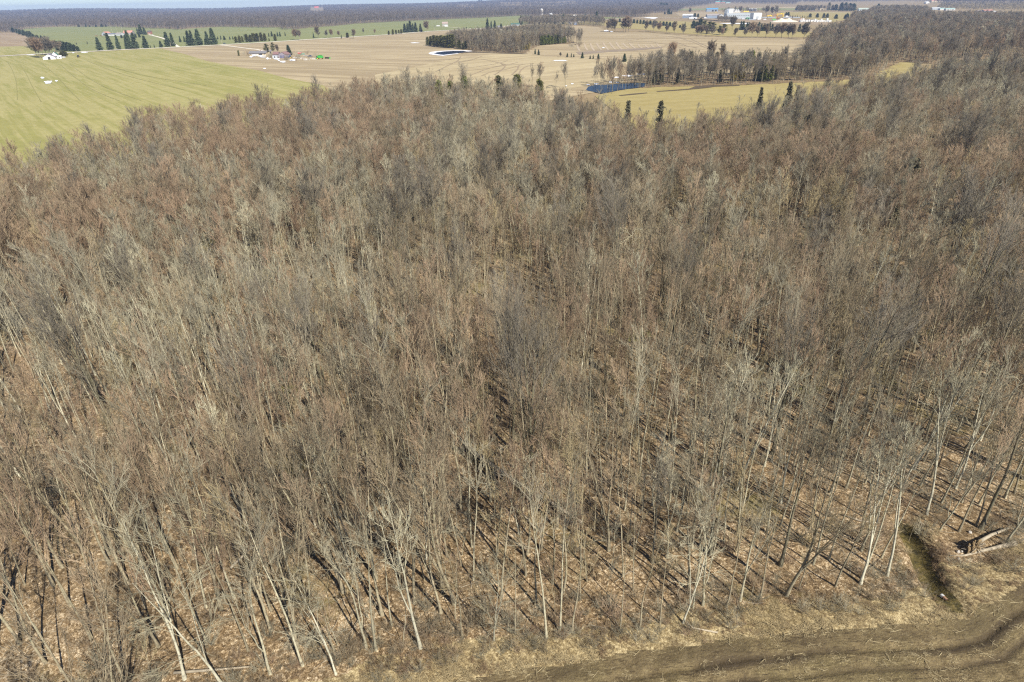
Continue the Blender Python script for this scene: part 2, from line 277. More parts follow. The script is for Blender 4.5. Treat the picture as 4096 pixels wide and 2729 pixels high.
def ribbon(name, px, width, mat, z, label, kind='structure', zh=None):
    P = [np.array(p) for p in PX(px)]; L = []; Rr = []
    for i, p in enumerate(P):
        d = P[min(i+1, len(P)-1)]-P[max(i-1, 0)]; d /= np.linalg.norm(d); n_ = np.array([-d[1], d[0]])*width/2; L.append((*(p+n_), z)); Rr.append((*(p-n_), z))
    me = bpy.data.meshes.new(name); n = len(P); me.from_pydata(Rr+L, [], [(i, i+1, n+i+1, n+i) for i in range(n-1)]); me.materials.append(mat); return tag(link(name, me), label, kind=kind)
ribbon('road', ROAD, 12, M_GRAVEL, .14, 'pale gravel road crossing behind the fields')
ribbon('driveway', [(879, 180), (950, 189), (1030, 199), (1050, 204)], 4, M_GRAVEL, .17, 'gravel drive from the road to the farmstead')
ribbon('driveway', [(596, 139), (625, 146), (657, 155), (690, 172), (713, 188)], 5, M_GRAVEL, .17, 'gravel lane to the red roofed farm')
ribbon('driveway', [(1740, 107), (1800, 109), (1850, 113), (1890, 116)], 3.5, M_GRAVEL, .17, 'earth track to the lone stone house')
ribbon('driveway', [(3100, 47), (3160, 48), (3340, 51), (3410, 52)], 6, M_GRAVEL, .17, 'gravel road beyond the block works')
# coarse wood floor under the rest of the woods
def floor_cells(name, poly, step, z, label):
    P = np.array(poly); gx = np.arange(math.floor(P[:, 0].min()/step)*step, P[:, 0].max(), step); gy = np.arange(math.floor(P[:, 1].min()/step)*step, P[:, 1].max(), step)
    X, Y = np.meshgrid(gx, gy, indexing='ij'); k = inpoly(X+step/2, Y+step/2, poly) & ~((X >= NX0) & (X+step <= NX1) & (Y >= NY0) & (Y+step <= NY1))
    X = X[k]; Y = Y[k]; n = len(X); V = np.stack([np.stack([X, Y], -1), np.stack([X+step, Y], -1), np.stack([X+step, Y+step], -1), np.stack([X, Y+step], -1)], 1).reshape(-1, 2)
    V = np.c_[V, np.full(len(V), z)]; return tag(link(name, mesh_np(name, V, [np.arange(4*n).reshape(-1, 4)], [M_LITTER])), label, kind='structure')
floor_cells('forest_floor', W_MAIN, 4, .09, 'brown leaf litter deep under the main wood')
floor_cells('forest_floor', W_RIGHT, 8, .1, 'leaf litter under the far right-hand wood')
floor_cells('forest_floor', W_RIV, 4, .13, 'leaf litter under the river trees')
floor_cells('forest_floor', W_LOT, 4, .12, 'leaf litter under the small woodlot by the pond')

# ------------------------------------------------------------------ bare trees
def nrm(v): return v/np.maximum(np.linalg.norm(v, axis=-1, keepdims=True), 1e-9)
def grow(S, D, L, Ra, n, up, wander, g, tip=.25):
    """S,D (N,3) start/direction, L,Ra (N,) -> points (N,n+1,3), radii (N,n+1)"""
    N = len(S); P = np.zeros((N, n+1, 3)); P[:, 0] = S; d = nrm(D)
    for i in range(n):
        d = nrm(d+np.array([0, 0, up])+g.normal(size=(N, 3))*wander); P[:, i+1] = P[:, i]+d*(L/n)[:, None]
    t = np.linspace(0, 1, n+1); return P, Ra[:, None]*(1-(1-tip)*t[None, :]**.9)
def kids(P, Rd, L, m, t0, t1, ang, up, lf, rf, g, taper=.6):
    """m children along each parent between fractions t0..t1"""
    N, n1, _ = P.shape; t = np.sort(g.uniform(t0, t1, (N, m)), axis=1); f = t*(n1-1); i = np.minimum(f.astype(int), n1-2); u = f-i; k = np.arange(N)[:, None]
    p = P[k, i]*(1-u[..., None])+P[k, i+1]*u[..., None]; d = nrm(P[k, i+1]-P[k, i]); r = Rd[k, i]*(1-u)+Rd[k, i+1]*u
    q = g.normal(size=d.shape); q = nrm(q-(q*d).sum(-1, keepdims=True)*d); a = g.uniform(ang[0], ang[1], t.shape)[..., None]
    c = nrm(np.cos(a)*d+np.sin(a)*q+np.array([0, 0, up])); s = (t-t0)/(t1-t0+1e-9)
    ln = L[:, None]*g.uniform(lf[0], lf[1], t.shape)*(1-taper*s); return p.reshape(-1, 3), c.reshape(-1, 3), ln.ravel(), (np.minimum(r*rf, r*.85)*g.uniform(.7, 1, t.shape)).ravel()
def tubes(P, Rd, k):
    """ring-swept tubes -> verts, quads"""
    N, n1, _ = P.shape; T = np.zeros_like(P); T[:, 1:-1] = P[:, 2:]-P[:, :-2]; T[:, 0] = P[:, 1]-P[:, 0]; T[:, -1] = P[:, -1]-P[:, -2]; T = nrm(T)
    ref = nrm(np.cross(T.mean(1), np.array([.31, .87, .37])))[:, None, :]; A = nrm(np.cross(T, np.broadcast_to(ref, T.shape))); B = np.cross(T, A)
    th = np.arange(k)*2*math.pi/k; V = P[:, :, None]+Rd[:, :, None, None]*(np.cos(th)[:, None]*A[:, :, None]+np.sin(th)[:, None]*B[:, :, None])
    base = (np.arange(N)*n1*k)[:, None, None]; i = np.arange(n1-1)[:, None]*k; j = np.arange(k); j2 = (j+1) % k
    Q = np.stack([base+i+j, base+i+j2, base+i+k+j2, base+i+k+j], -1).reshape(-1, 4); return V.reshape(-1, 3), Q
class Bag:
    def __init__(s): s.V = []; s.Q = []; s.n = 0
    def add(s, V, Q): s.V.append(V); s.Q.append(Q+s.n); s.n += len(V)
    def tube(s, P, Rd, k): s.add(*tubes(P, Rd, k))
    def get(s): return np.concatenate(s.V), np.concatenate(s.Q)
def bare_tree(seed, H=18, r0=.17, stems=1, clear=.42, spread=1.0, n1=15, n2=7, n3=4, n4=0, ang=(.5, 1.0), up=.16, lean=.035, sinuous=.032, tw=.011, k0=7, cone=.55, droop=False, r2min=.018):
    g = np.random.default_rng(seed); T = Bag(); C = Bag(); r0 *= .84
    S = np.zeros((1, 3)); D = np.array([[g.normal()*lean, g.normal()*lean, 1.]])
    P0, R0 = grow(S, D, np.array([H*1.0]), np.array([r0]), 12, .06, sinuous, g, .12); R0[:, 0] *= 1.5; T.tube(P0, R0, k0); par = [(P0, R0, np.array([H]))]
    if stems > 1:
        tf = g.uniform(.14, .38); s, d, l, r = kids(P0, R0, np.array([H]), stems-1, tf, tf+.14, (.22, .42), .25, (1-tf-.1, 1-tf), .8, g, .1)
        P, Rr = grow(s, d, l, np.maximum(r, r0*.5), 9, .12, sinuous*1.2, g, .15); T.tube(P, Rr, max(5, k0-2)); par.append((P, Rr, l*1.15))
    tiers = []
    for i, (P, Rr, L) in enumerate(par):
        m = n1 if i == 0 else max(4, int(n1*.6)); c0 = clear if i == 0 else .2
        tiers.append(kids(P, Rr, L, m, c0, .97, ang, up, (.20*spread, .36*spread), .5, g, cone))
    s, d, l, r = [np.concatenate(a_) for a_ in zip(*tiers)]
    P1, R1 = grow(s, d, l, np.maximum(r, r2min*1.3), 5, -.03 if droop else up*.55, .13, g, .25); C.tube(P1, R1, 4)
    # low dead snags
    s, d, l, r = kids(P1, R1, l, n2, .15, 1, (.25, .7), .0 if droop else .16, (.35, .62), .55, g, .4); P2, R2 = grow(s, d, l, np.maximum(r, r2min), 3, -.05 if droop else .12, .12, g, .4); C.tube(P2, R2, 3)
    if n3:
        s, d, l, r = kids(P2, R2, l, n3, .1, 1, (.2, .6), .0 if droop else .12, (.5, .85), .5, g, .3); P3, R3 = grow(s, d, l, np.full(len(s), tw), 2, .06, .12, g, .5); C.tube(P3, R3, 3)
        if n4:
            s, d, l, r = kids(P3, R3, l, n4, .1, 1, (.35, .9), .05, (.4, .8), .5, g, .3); P4, R4 = grow(s, d, l, np.full(len(s), tw*.8), 1, .05, .1, g, .5); C.tube(P4, R4, 3)
    return T.get(), C.get()
def mat_bark(name, a, b, lichen=(.36, .36, .27)):
    t = NT(name, .95, .1); v = t.obj(); f = t.noise(1.3, 4, t.mapv(v, 0, (3, 3, .8)), .65); c = t.ramp(f, [(.3, a), (.7, b)])
    c = t.mix(t.ramp(t.noise(.9, 3, v, .6), [(.5, 0.), (.66, .55)]), c, lichen); c = t.mix(t.ramp(t.noise(2.2, 4, v, .7), [(.36, .6), (.5, 0.)]), c, tuple(x*.42 for x in a)); t.bump(t.noise(9, 3, v, .7), .6, .05)
    k = t.math('ADD', t.math('MULTIPLY', t.rnd(), .4), .8); hs = t.n.new('ShaderNodeHueSaturation'); t.put(hs.inputs['Value'], k); t.l.new(c, hs.inputs['Color']); return t.col(hs.outputs[0])
def mat_twig(name, c, c2):
    t = NT(name, .9, .15); r_ = t.rnd(); cc = t.mix(r_, c, c2)
    hs = t.n.new('ShaderNodeHueSaturation'); k = t.math('FRACT', t.math('MULTIPLY', r_, 37.3)); t.put(hs.inputs['Value'], t.math('ADD', t.math('MULTIPLY', k, .62), .72)); t.l.new(cc, hs.inputs['Color']); return t.col(hs.outputs[0])
BARK = [mat_bark('ash_bark', (.30, .27, .18), (.46, .425, .30), (.44, .43, .31)), mat_bark('maple_bark', (.215, .18, .12), (.36, .315, .21), (.35, .34, .21)),
        mat_bark('aspen_bark', (.40, .375, .27), (.55, .52, .40), (.48, .47, .32)), mat_bark('oak_bark', (.12, .105, .07), (.22, .195, .13), (.24, .24, .14)), mat_bark('shade_toned_bark', (.14, .12, .085), (.24, .215, .15), (.26, .25, .17))]  # last bark darkened: shade of the far woods is put into its colour
TWIG = [mat_twig('grey_twigs', (.31, .285, .20), (.235, .21, .15)), mat_twig('red_twigs', (.29, .205, .135), (.30, .23, .15)), mat_twig('tan_twigs', (.35, .29, .165), (.27, .22, .13)), mat_twig('pale_twigs', (.43, .40, .28), (.34, .31, .21)), mat_twig('dark_twigs', (.20, .165, .11), (.27, .22, .145)), mat_twig('shade_toned_grey_twigs', (.17, .15, .115), (.215, .19, .145)), mat_twig('shade_toned_brown_twigs', (.23, .18, .125), (.20, .165, .115))]  # last two darkened in colour to stand in for crown self-shading in far woods
# kind: (look for the label, bark, twig, parameters)
KINDS = [('tall slender grey', 0, 0, dict(H=19, r0=.15, clear=.45, spread=.75, n1=15, ang=(.35, .8), cone=.4)),
         ('slender tan', 1, 2, dict(H=17, r0=.13, clear=.4, spread=.8, n1=14, ang=(.4, .9), sinuous=.045)),
         ('forked pale', 2, 3, dict(H=18, r0=.17, stems=2, clear=.5, spread=.75, n1=13, ang=(.35, .75), lean=.05)),
         ('round crowned reddish', 1, 1, dict(H=18, r0=.19, stems=2, clear=.38, spread=1.15, n1=16, n3=8, ang=(.45, .95), up=.22, cone=.65)),
         ('crooked grey', 0, 0, dict(H=16, r0=.16, stems=2, clear=.35, spread=1.0, n1=13, sinuous=.06, lean=.07)),
         ('broad grey brown', 1, 4, dict(H=19, r0=.23, stems=3, clear=.33, spread=1.15, n1=15, n3=8, ang=(.45, .9), up=.24, cone=.6)),
         ('thin tan pole-like', 1, 2, dict(H=15, r0=.09, clear=.5, spread=.6, n1=11, n2=7, ang=(.4, .9))),
         ('tall dark trunked', 3, 4, dict(H=20, r0=.24, stems=1, clear=.4, spread=1.05, n1=18, ang=(.5, 1.0), cone=.6)),
         ('pale grey drooping', 2, 3, dict(H=15, r0=.15, stems=2, clear=.2, spread=1.15, n1=16, ang=(.7, 1.25), up=.02, droop=True, cone=.5)),
         ('slim straight grey', 0, 0, dict(H=20, r0=.13, clear=.52, spread=.62, n1=13, ang=(.3, .7), cone=.35)),
         ('many stemmed tan', 1, 2, dict(H=15, r0=.14, stems=3, clear=.35, spread=.85, n1=12, ang=(.35, .8), lean=.08)),
         ('reddish twigged slender', 1, 1, dict(H=18, r0=.14, clear=.4, spread=.9, n1=15, n3=8, ang=(.4, .85))),
         ('shade-toned grey brown', 4, 5, dict(H=17, r0=.17, stems=2, clear=.35, spread=.95, n1=16, ang=(.35, .85))),
         ('dark straight', 4, 6, dict(H=19, r0=.17, clear=.42, spread=.85, n1=17, ang=(.35, .8))),
         ('great dome crowned', 3, 5, dict(H=19, r0=.27, stems=4, clear=.36, spread=1.25, n1=17, ang=(.4, .85), up=.26, cone=.45, lean=.04))]; NK = len(KINDS)
SRC = {}
def source(name, me):
    o = bpy.data.objects.new(name, me); return o
def build_tree_set(lod):
    out = []
    for i, (look, b_, t_, kw) in enumerate(KINDS):
        kw = dict(kw)
        kw.pop('n3', 0)
        if lod == 0: kw.update(n1=int(kw['n1']*.85), n2=6, n3=3, tw=.0145, r2min=.02, clear=kw['clear']+.05)
        if lod == 1: kw.update(n1=int(kw['n1']*1.0), n2=7, n3=4, tw=.0195, clear=kw['clear']+.03, k0=5, r2min=.026)
        if lod == 2: kw.update(n1=int(kw['n1']*.95), n2=6, n3=6, tw=.026, k0=4, r2min=.034)
        (tv, tq), (cv, cq) = bare_tree(100+i, **kw)
        if lod == 3: kw.update(n1=int(kw['n1']*2.0), n2=10, n3=6, tw=.10, k0=5, r2min=.11, r0=kw['r0']*1.8, clear=kw['clear']*.6)
        if lod in (0, 3):
            tm = mesh_np('trunk', tv, [tq], [BARK[b_]], smooth=True); cm = mesh_np('crown', cv, [cq], [TWIG[t_]])
        else: tm = cm = None
        jm = mesh_np('tree', np.concatenate([tv, cv]), [tq, cq+len(tv)], [BARK[b_], TWIG[t_]], [0, 1], smooth=False)
        out.append((tm, cm, jm, kw['H']))
    return out
LOD = [build_tree_set(k) for k in (0, 1, 2, 3)]

def gn_scatter(name, pts, idx, rot, scl, objs, label, mats=()):
    """one object whose points carry whole trees (or bushes, straws); idx picks the source"""
    cl = bpy.data.collections.new('sources_'+name)
    for i, o in enumerate(objs):
        o.name = f'{name}_source_{i:03d}'; cl.objects.link(o)
    me = bpy.data.meshes.new(name); n = len(pts); me.vertices.add(n); me.vertices.foreach_set('co', np.asarray(pts, np.float32).ravel())
    at = me.attributes.new('pick', 'INT', 'POINT'); at.data.foreach_set('value', np.asarray(idx, np.int32))
    at = me.attributes.new('turn', 'FLOAT_VECTOR', 'POINT'); at.data.foreach_set('vector', np.asarray(rot, np.float32).ravel())
    at = me.attributes.new('size', 'FLOAT_VECTOR', 'POINT'); at.data.foreach_set('vector', np.asarray(scl, np.float32).ravel())
    o = link(name, me); ng = bpy.data.node_groups.new('scatter_'+name, 'GeometryNodeTree')
    ng.interface.new_socket('Geometry', in_out='INPUT', socket_type='NodeSocketGeometry'); ng.interface.new_socket('Geometry', in_out='OUTPUT', socket_type='NodeSocketGeometry')
    N = ng.nodes; Lk = ng.links; gi = N.new('NodeGroupInput'); go = N.new('NodeGroupOutput'); ip = N.new('GeometryNodeInstanceOnPoints'); ci = N.new('GeometryNodeCollectionInfo')
    ci.inputs['Collection'].default_value = cl; ci.inputs['Separate Children'].default_value = True; ci.inputs['Reset Children'].default_value = True
    def na(nm, ty):
        a_ = N.new('GeometryNodeInputNamedAttribute'); a_.data_type = ty; a_.inputs['Name'].default_value = nm; return a_.outputs['Attribute']
    er = N.new('FunctionNodeEulerToRotation'); Lk.new(na('turn', 'FLOAT_VECTOR'), er.inputs[0])
    Lk.new(gi.outputs[0], ip.inputs['Points']); Lk.new(ci.outputs[0], ip.inputs['Instance']); ip.inputs['Pick Instance'].default_value = True
    Lk.new(na('pick', 'INT'), ip.inputs['Instance Index']); Lk.new(er.outputs[0], ip.inputs['Rotation']); Lk.new(na('size', 'FLOAT_VECTOR'), ip.inputs['Scale']); Lk.new(ip.outputs[0], go.inputs[0])
    md = o.modifiers.new('scatter', 'NODES'); md.node_group = ng; return tag(o, label, kind='stuff')

def jitter(poly, s, seed, keep=1.0):
    g = np.random.default_rng(seed); P = np.array(poly); x = np.arange(P[:, 0].min(), P[:, 0].max(), s); y = np.arange(P[:, 1].min(), P[:, 1].max(), s)
    X, Y = np.meshgrid(x, y); X = X.ravel()+g.uniform(-.48, .48, X.size)*s; Y = Y.ravel()+g.uniform(-.48, .48, Y.size)*s; k = inpoly(X, Y, poly) & (g.random(X.size) < keep); return X[k], Y[k]
def in_view(X, Y, Zt=20, m=260):
    a_ = proj(np.stack([X, Y, np.zeros_like(X)], -1)); b_ = proj(np.stack([X, Y, np.full_like(X, Zt)], -1)); xs = np.stack([a_[:, 0], b_[:, 0]]); ys = np.stack([a_[:, 1], b_[:, 1]])
    return (Y > 4) & (xs.max(0) > -m) & (xs.min(0) < 4096+m) & (ys.min(0) < 2729+m*1.2)
P_SP = np.array([.15, .15, .04, .09, .06, .06, .13, .05, .015, .12, .04, .07, .02, .02, .04]); P_SP = P_SP/P_SP.sum()
# front rank seen in the photograph: foot of each trunk, kind, size, lean
FRONT = [(1683, 2596, 2, 1.12), (1504, 2603, 0, 1.0), (1465, 2590, 4, .95), (887, 2735, 8, 1.05), (740, 2720, 2, 1.0), (1345, 2700, 8, .8), (2186, 2552, 0, 1.0), (2240, 2525, 9, 1.0), (2289, 2532, 1, .9), (1975, 2560, 8, .75),
         (2732, 2494, 8, .8), (2904, 2430, 1, .85), (2960, 2400, 4, 1.0), (3146, 2380, 5, .95), (3195, 2360, 6, .9), (3440, 2341, 2, .95), (3445, 2320, 0, .95), (3548, 2303, 2, 1.05), (3760, 2120, 4, .75), (3835, 2124, 11, 1.0), (3925, 2112, 7, 1.0), (3905, 2100, 1, .95), (4027, 2169, 4, .9),
         (2560, 2510, 1, .8), (2640, 2495, 6, .9), (2480, 2520, 6, .9), (1850, 2550, 1, .85), (1210, 2660, 0, 1.0), (1080, 2690, 4, 1.0), (2060, 2535, 6, .9), (3040, 2395, 10, .9), (3340, 2350, 1, .9)]
fx = np.array([G(a_, b_) for a_, b_, _, _ in FRONT]); X, Y = jitter(W_MAIN, 3.05, 11, .95); k = (Y < 95+20*vnoise(X, X*0, 30)) | (rng.random(len(X)) < .7); X = X[k]; Y = Y[k]; k = in_view(X, Y); X = X[k]; Y = Y[k]
dmin = np.min(np.hypot(X[:, None]-fx[None, :, 0], Y[:, None]-fx[None, :, 1]), 1); dd = np.abs(seg_dist(X, Y, DITCH)[0]); k = (dmin > 2.0) & (dd > 2.8); X = X[k]; Y = Y[k]
# gaps: patchy density
dn = vnoise(X, Y, 26); k = (rng.random(len(X)) < np.where(dn < .32, .45, 1)); X = X[k]; Y = Y[k]
n = len(X); zone = vnoise(X+500, Y, 45); sp = rng.choice(NK, n, p=P_SP); red = (zone > .6) & (rng.random(n) < .5); sp[red] = rng.choice([3, 11, 5], red.sum()); rw = (X < -20-Y*.12) & (Y > 110) & (rng.random(n) < .45); sp[rw] = rng.choice([3, 11], rw.sum()); gr = (zone < .38) & (rng.random(n) < .5); sp[gr] = rng.choice([0, 9, 4, 2], gr.sum())
sz = rng.uniform(.72, 1.1, n)+.14*(sp == 14)+.08*(rng.random(n) < .06)
sz *= np.clip(1.02-(np.hypot(X, Y)-150)/900, .88, 1); lean = rng.normal(0, .032, (n, 2)); yaw = rng.uniform(0, 6.28, n)
X = np.r_[fx[:, 0], X]; Y = np.r_[fx[:, 1], Y]; sp = np.r_[[f[2] for f in FRONT], sp].astype(int); sz = np.r_[[f[3] for f in FRONT], sz]; nf = len(FRONT)
lean = np.r_[rng.normal(0, .03, (nf, 2)), lean]; yaw = np.r_[rng.uniform(0, 6.28, nf), yaw]
Zb = np.array([ground_z(a_, b_) if b_ < 90 else .09 for a_, b_ in zip(X, Y)])-.08
# the largest in the picture stand as trees of their own
pj0 = proj(np.stack([X, Y, Zb], -1)); pj1 = proj(np.stack([X, Y, Zb+17*sz], -1)); size = np.hypot(*(pj1-pj0).T)
vis = (np.maximum(pj0[:, 1], 0) < 2729+500) & (pj1[:, 1] < 2650) & (pj1[:, 0] > -60) & (pj1[:, 0] < 4156)
order = np.argsort(-(size*vis)); N_IND = 232; front = np.arange(nf); sel_ = list(front)+[i for i in order if i >= nf][:N_IND-nf]; ind = np.zeros(len(X), bool); ind[sel_] = True
ORD = 'first second third fourth fifth sixth seventh eighth ninth tenth eleventh twelfth thirteenth fourteenth fifteenth sixteenth seventeenth eighteenth nineteenth twentieth'.split()
def ordinal(i, n):
    if n == 1: return None
    if i == 0: return 'leftmost'
    if i == n-1: return 'rightmost'
    return ORD[i] if i < len(ORD) else None
cells = {}
e_all, al_all = seg_dist(X, Y, FE)
def rank_of(i):
    d = -e_all[i]
    for lim, nm in ((6, 'at the tilled field edge'), (11, 'in the second rank from the field'), (17, 'in the third rank from the field'), (25, 'in the fourth rank from the field'), (999, 'in the fifth rank from the field')):
        if d < lim: return nm
for i in sel_: cells.setdefault((rank_of(i), sp[i]), []).append(i)
for (rk, s_), L_ in cells.items():
    L_.sort(key=lambda i: pj0[i, 0])
    for j, i in enumerate(L_):
        look = KINDS[s_][0]; o_ = ordinal(j, len(L_))
        lab = f'{look} bare tree {rk}' if o_ is None else f'{o_} {look} bare tree {rk}' if o_ in ('leftmost', 'rightmost') else f'{o_} {look} bare tree from the left {rk}'
        root = empty('bare_tree', (X[i], Y[i], Zb[i]), 0, lab, 'tree', 'bare trees of the near wood', sz[i]); root.rotation_euler = (lean[i, 0], lean[i, 1], yaw[i])
        link('trunk', LOD[0][s_][0], root); link('crown', LOD[0][s_][1], root)
# all the other trees of the woods: one mass
PT, IX, RO, SC = [], [], [], []
def add_mass(X, Y, Z, sp, sz, lean, yaw, wide=1.0):
    d = np.hypot(X, Y); lod = np.where(d < 130, 0, np.where(d < 420, 1, 2)); PT.append(np.stack([X, Y, Z], -1)); IX.append(lod*NK+sp); RO.append(np.stack([lean[:, 0], lean[:, 1], yaw], -1)); SC.append(np.stack([sz*wide, sz*wide, sz], -1))
r_ = ~ind; add_mass(X[r_], Y[r_], Zb[r_], sp[r_], sz[r_], lean[r_], yaw[r_])
def wood(poly, s, seed, keep, szr, pick, z=.05, wide=1.0, avoid=None):
    X, Y = jitter(poly, s, seed, keep); k = in_view(X, Y); X = X[k]; Y = Y[k]; n = len(X); g = np.random.default_rng(seed+1)
    add_mass(X, Y, np.full(n, z), g.choice(pick, n), g.uniform(*szr, n), g.normal(0, .04, (n, 2)), g.uniform(0, 6.28, n), wide)
wood(W_RIV, 5.2, 21, .95, (.62, .95), [12, 12, 13, 12, 5, 7, 14, 0], wide=1.25)
wood(W_SPARSE, 8, 22, .75, (.6, .95), [3, 12, 14, 5])
wood(PX([(2360, 384), (2450, 380), (2610, 352), (2590, 338), (2380, 343)]), 7, 30, .6, (.55, .85), [12, 13, 3, 0], wide=1.1)
wood(W_LOT, 5.5, 23, .95, (.7, 1.0), [12, 13, 12, 14, 7, 5, 0], wide=1.25)
wood(W_RIGHT, 6.5, 24, .96, (.75, 1.08), [12, 13, 14, 12, 13, 11, 5, 0, 3], wide=1.3)
wood(outline([(2075, 100), (2150, 104), (2250, 103), (2340, 101), (2420, 108), (2445, 111)], [(2078, 68), (2200, 63), (2300, 63), (2412, 68), (2440, 85)], 14), 6.5, 25, .8, (.6, .9), [12, 13, 14, 5], wide=1.3)
wood(outline([(3185, 43), (3300, 42), (3412, 45)], [(3190, 30), (3300, 26), (3405, 24)], 14), 10, 26, .8, (.7, .95), [12, 13, 14], wide=1.6)
wood(PX([(3740, 40), (3900, 43), (4096, 46), (4700, 52), (4700, 16), (4096, 15), (3765, 15)]), 13, 27, .75, (.35, .6), [12, 1, 10], wide=2.2)
wood(outline([(2880, 50), (2960, 48), (3080, 55), (3110, 62)], [(2890, 40), (2980, 36), (3100, 38)], 13), 14, 28, .5, (.6, .9), [12, 13, 14], wide=1.5)
wood(outline([(2870, 81), (2905, 82), (2945, 82)], [(2872, 72), (2945, 74)], 8), 6, 29, .9, (.4, .6), [12, 13], wide=1.8)
srcs = [source('t', LOD[k][i][2]) for k in (0, 1, 2) for i in range(NK)]
gn_scatter('bare_woodland', np.concatenate(PT), np.concatenate(IX), np.concatenate(RO), np.concatenate(SC), srcs, 'mass of leafless grey brown trees filling the wood')
print('woodland', sum(len(p) for p in PT))
# young poles and brush on the wood floor
def brush(seed, n, h, spread, tw=.012, twigs=5, r=.02):
    g = np.random.default_rng(seed); a_ = g.uniform(0, 6.28, n); D = np.stack([np.cos(a_)*spread, np.sin(a_)*spread, np.ones(n)], -1)*1.0; D[:, :2] *= g.uniform(.2, 1.2, (n, 1)); S = np.stack([np.cos(a_), np.sin(a_), np.zeros(n)], -1)*g.uniform(0, .35, (n, 1))
    L = g.uniform(.5, 1.1, n)*h; P, Rr = grow(S, D, L, np.full(n, r), 4, .03, .12, g, .4); B = Bag(); B.tube(P, Rr, 3)
    s, d, l, q_ = kids(P, Rr, L, twigs, .2, 1, (.3, .8), .05, (.2, .45), .6, g, .3); P2, R2 = grow(s, d, l, np.full(len(s), tw), 2, .02, .15, g, .5); B.tube(P2, R2, 3)
    s, d, l, q_ = kids(P2, R2, l, 3, .2, 1, (.3, .9), .05, (.3, .6), .6, g, .3); P2, R2 = grow(s, d, l, np.full(len(s), tw*.8), 1, .02, .15, g, .5); B.tube(P2, R2, 3)
    return B.get()
bs = []
for i in range(4):
    v, q_ = brush(50+i, 22, 2.6, .8); bs.append(source('b', mesh_np('brush', v, [q_], [TWIG[(0, 1, 4, 0)[i]]])))
for i in range(4):
    (tv, tq), (cv, cq) = bare_tree(70+i, H=8, r0=.05, clear=.25, spread=.75, n1=14, n2=6, n3=4, n4=0, tw=.009, k0=4, r2min=.012, sinuous=.07, lean=.1)
    bs.append(source('b', mesh_np('sapling', np.concatenate([tv, cv]), [tq, cq+len(tv)], [BARK[i % 2], TWIG[(0, 2, 1, 2)[i]]], [0, 1])))
X, Y = jitter([(-90, 5), (120, 25), (170, 190), (-170, 190)], 3.1, 31, .9); k = inpoly(X, Y, W_MAIN) & in_view(X, Y, 6, 200); X = X[k]; Y = Y[k]; e, _ = seg_dist(X, Y, FE); g = np.random.default_rng(5)
pr = np.where(vnoise(X, Y, 14) > .4, .95, .5); k = g.random(len(X)) < pr; X = X[k]; Y = Y[k]; e = e[k]; ix = np.where(g.random(len(X)) < np.where(-e < 14, .6, .3), g.integers(0, 4, len(X)), g.integers(4, 8, len(X)))
# thicket along the very edge
X2, Y2 = jitter([(-80, 0), (90, 20), (90, 75), (-80, 75)], 1.25, 33, 1); e2, al2 = seg_dist(X2, Y2, FE); k = (-e2 > .9) & (-e2 < 6.5) & (vnoise(X2, Y2, 5) > .33) & (np.abs(seg_dist(X2, Y2, DITCH)[0]) > 1.6) & in_view(X2, Y2, 3, 200); X2 = X2[k]; Y2 = Y2[k]
X = np.r_[X, X2]; Y = np.r_[Y, Y2]; ix = np.r_[ix, g.integers(0, 4, len(X2))]; sc_ = np.r_[g.uniform(.6, 1.25, len(X)-len(X2)), g.uniform(.28, .7, len(X2))]
Zs = np.array([ground_z(a_, b_) if b_ < 90 else .09 for a_, b_ in zip(X, Y)])
gn_scatter('undergrowth', np.stack([X, Y, Zs-.03], -1), ix, np.stack([g.normal(0, .08, len(X)), g.normal(0, .08, len(X)), g.uniform(0, 6.28, len(X))], -1), np.stack([sc_]*3, -1), bs, 'tangled brush and saplings on the wood floor')
# ------------------------------------------------------------------ distant woods
far = []; FARM = [mat_twig('far_brown', (.15, .125, .10), (.19, .15, .12)), mat_twig('far_grey', (.17, .15, .125), (.13, .115, .10)), mat_twig('far_dark', (.10, .085, .07), (.15, .125, .10))]
for i in range(6):
    g = np.random.default_rng(900+i); B = Bag(); P, Rr = grow(np.zeros((1, 3)), np.array([[0, 0, 1.]]), np.array([17.]), np.array([.28]), 2, 0, .04, g, .3); B.tube(P, Rr, 3)
    s, d, l, r = kids(P, Rr, np.array([17.]), 14, .35, .98, (.4, .9), .2, (.22, .4), .6, g, .5); P1, R1 = grow(s, d, l, np.full(len(s), .12), 2, .1, .15, g, .5); B.tube(P1, R1, 3)
    s, d, l, r = kids(P1, R1, l, 4, .3, 1, (.4, .9), .1, (.4, .7), .6, g, .3); P2, R2 = grow(s, d, l, np.full(len(s), .11), 1, .1, .15, g, .5); B.tube(P2, R2, 3); v, q_ = B.get()
    far.append(source('f', mesh_np('far_tree', v, [q_], [FARM[i % 3]])))
Xs, Ys, Ss = [], [], []; g = np.random.default_rng(77); r = 900.
while r < 9500:
    s = 8.5 if r < 2700 else min(42, 8.5+(r-2700)/2600*22); th = np.arange(R(-46), R(46), s/r); Xs.append((r+g.uniform(-.5, .5, len(th))*s)*np.sin(th)); Ys.append((r+g.uniform(-.5, .5, len(th))*s)*np.cos(th)+0*th); Ss.append(np.full(len(th), s)); r += s
X = np.concatenate(Xs); Y = np.concatenate(Ys); S_ = np.concatenate(Ss); X += g.uniform(-.4, .4, len(X))*S_
farpoly = FARF+[(4800, -400), (-600, -400)]
pb = proj(np.stack([X, Y, terrain(X, Y)], -1)); pt = proj(np.stack([X, Y, terrain(X, Y)+17], -1)); k = inpoly(pb[:, 0], pb[:, 1], farpoly)
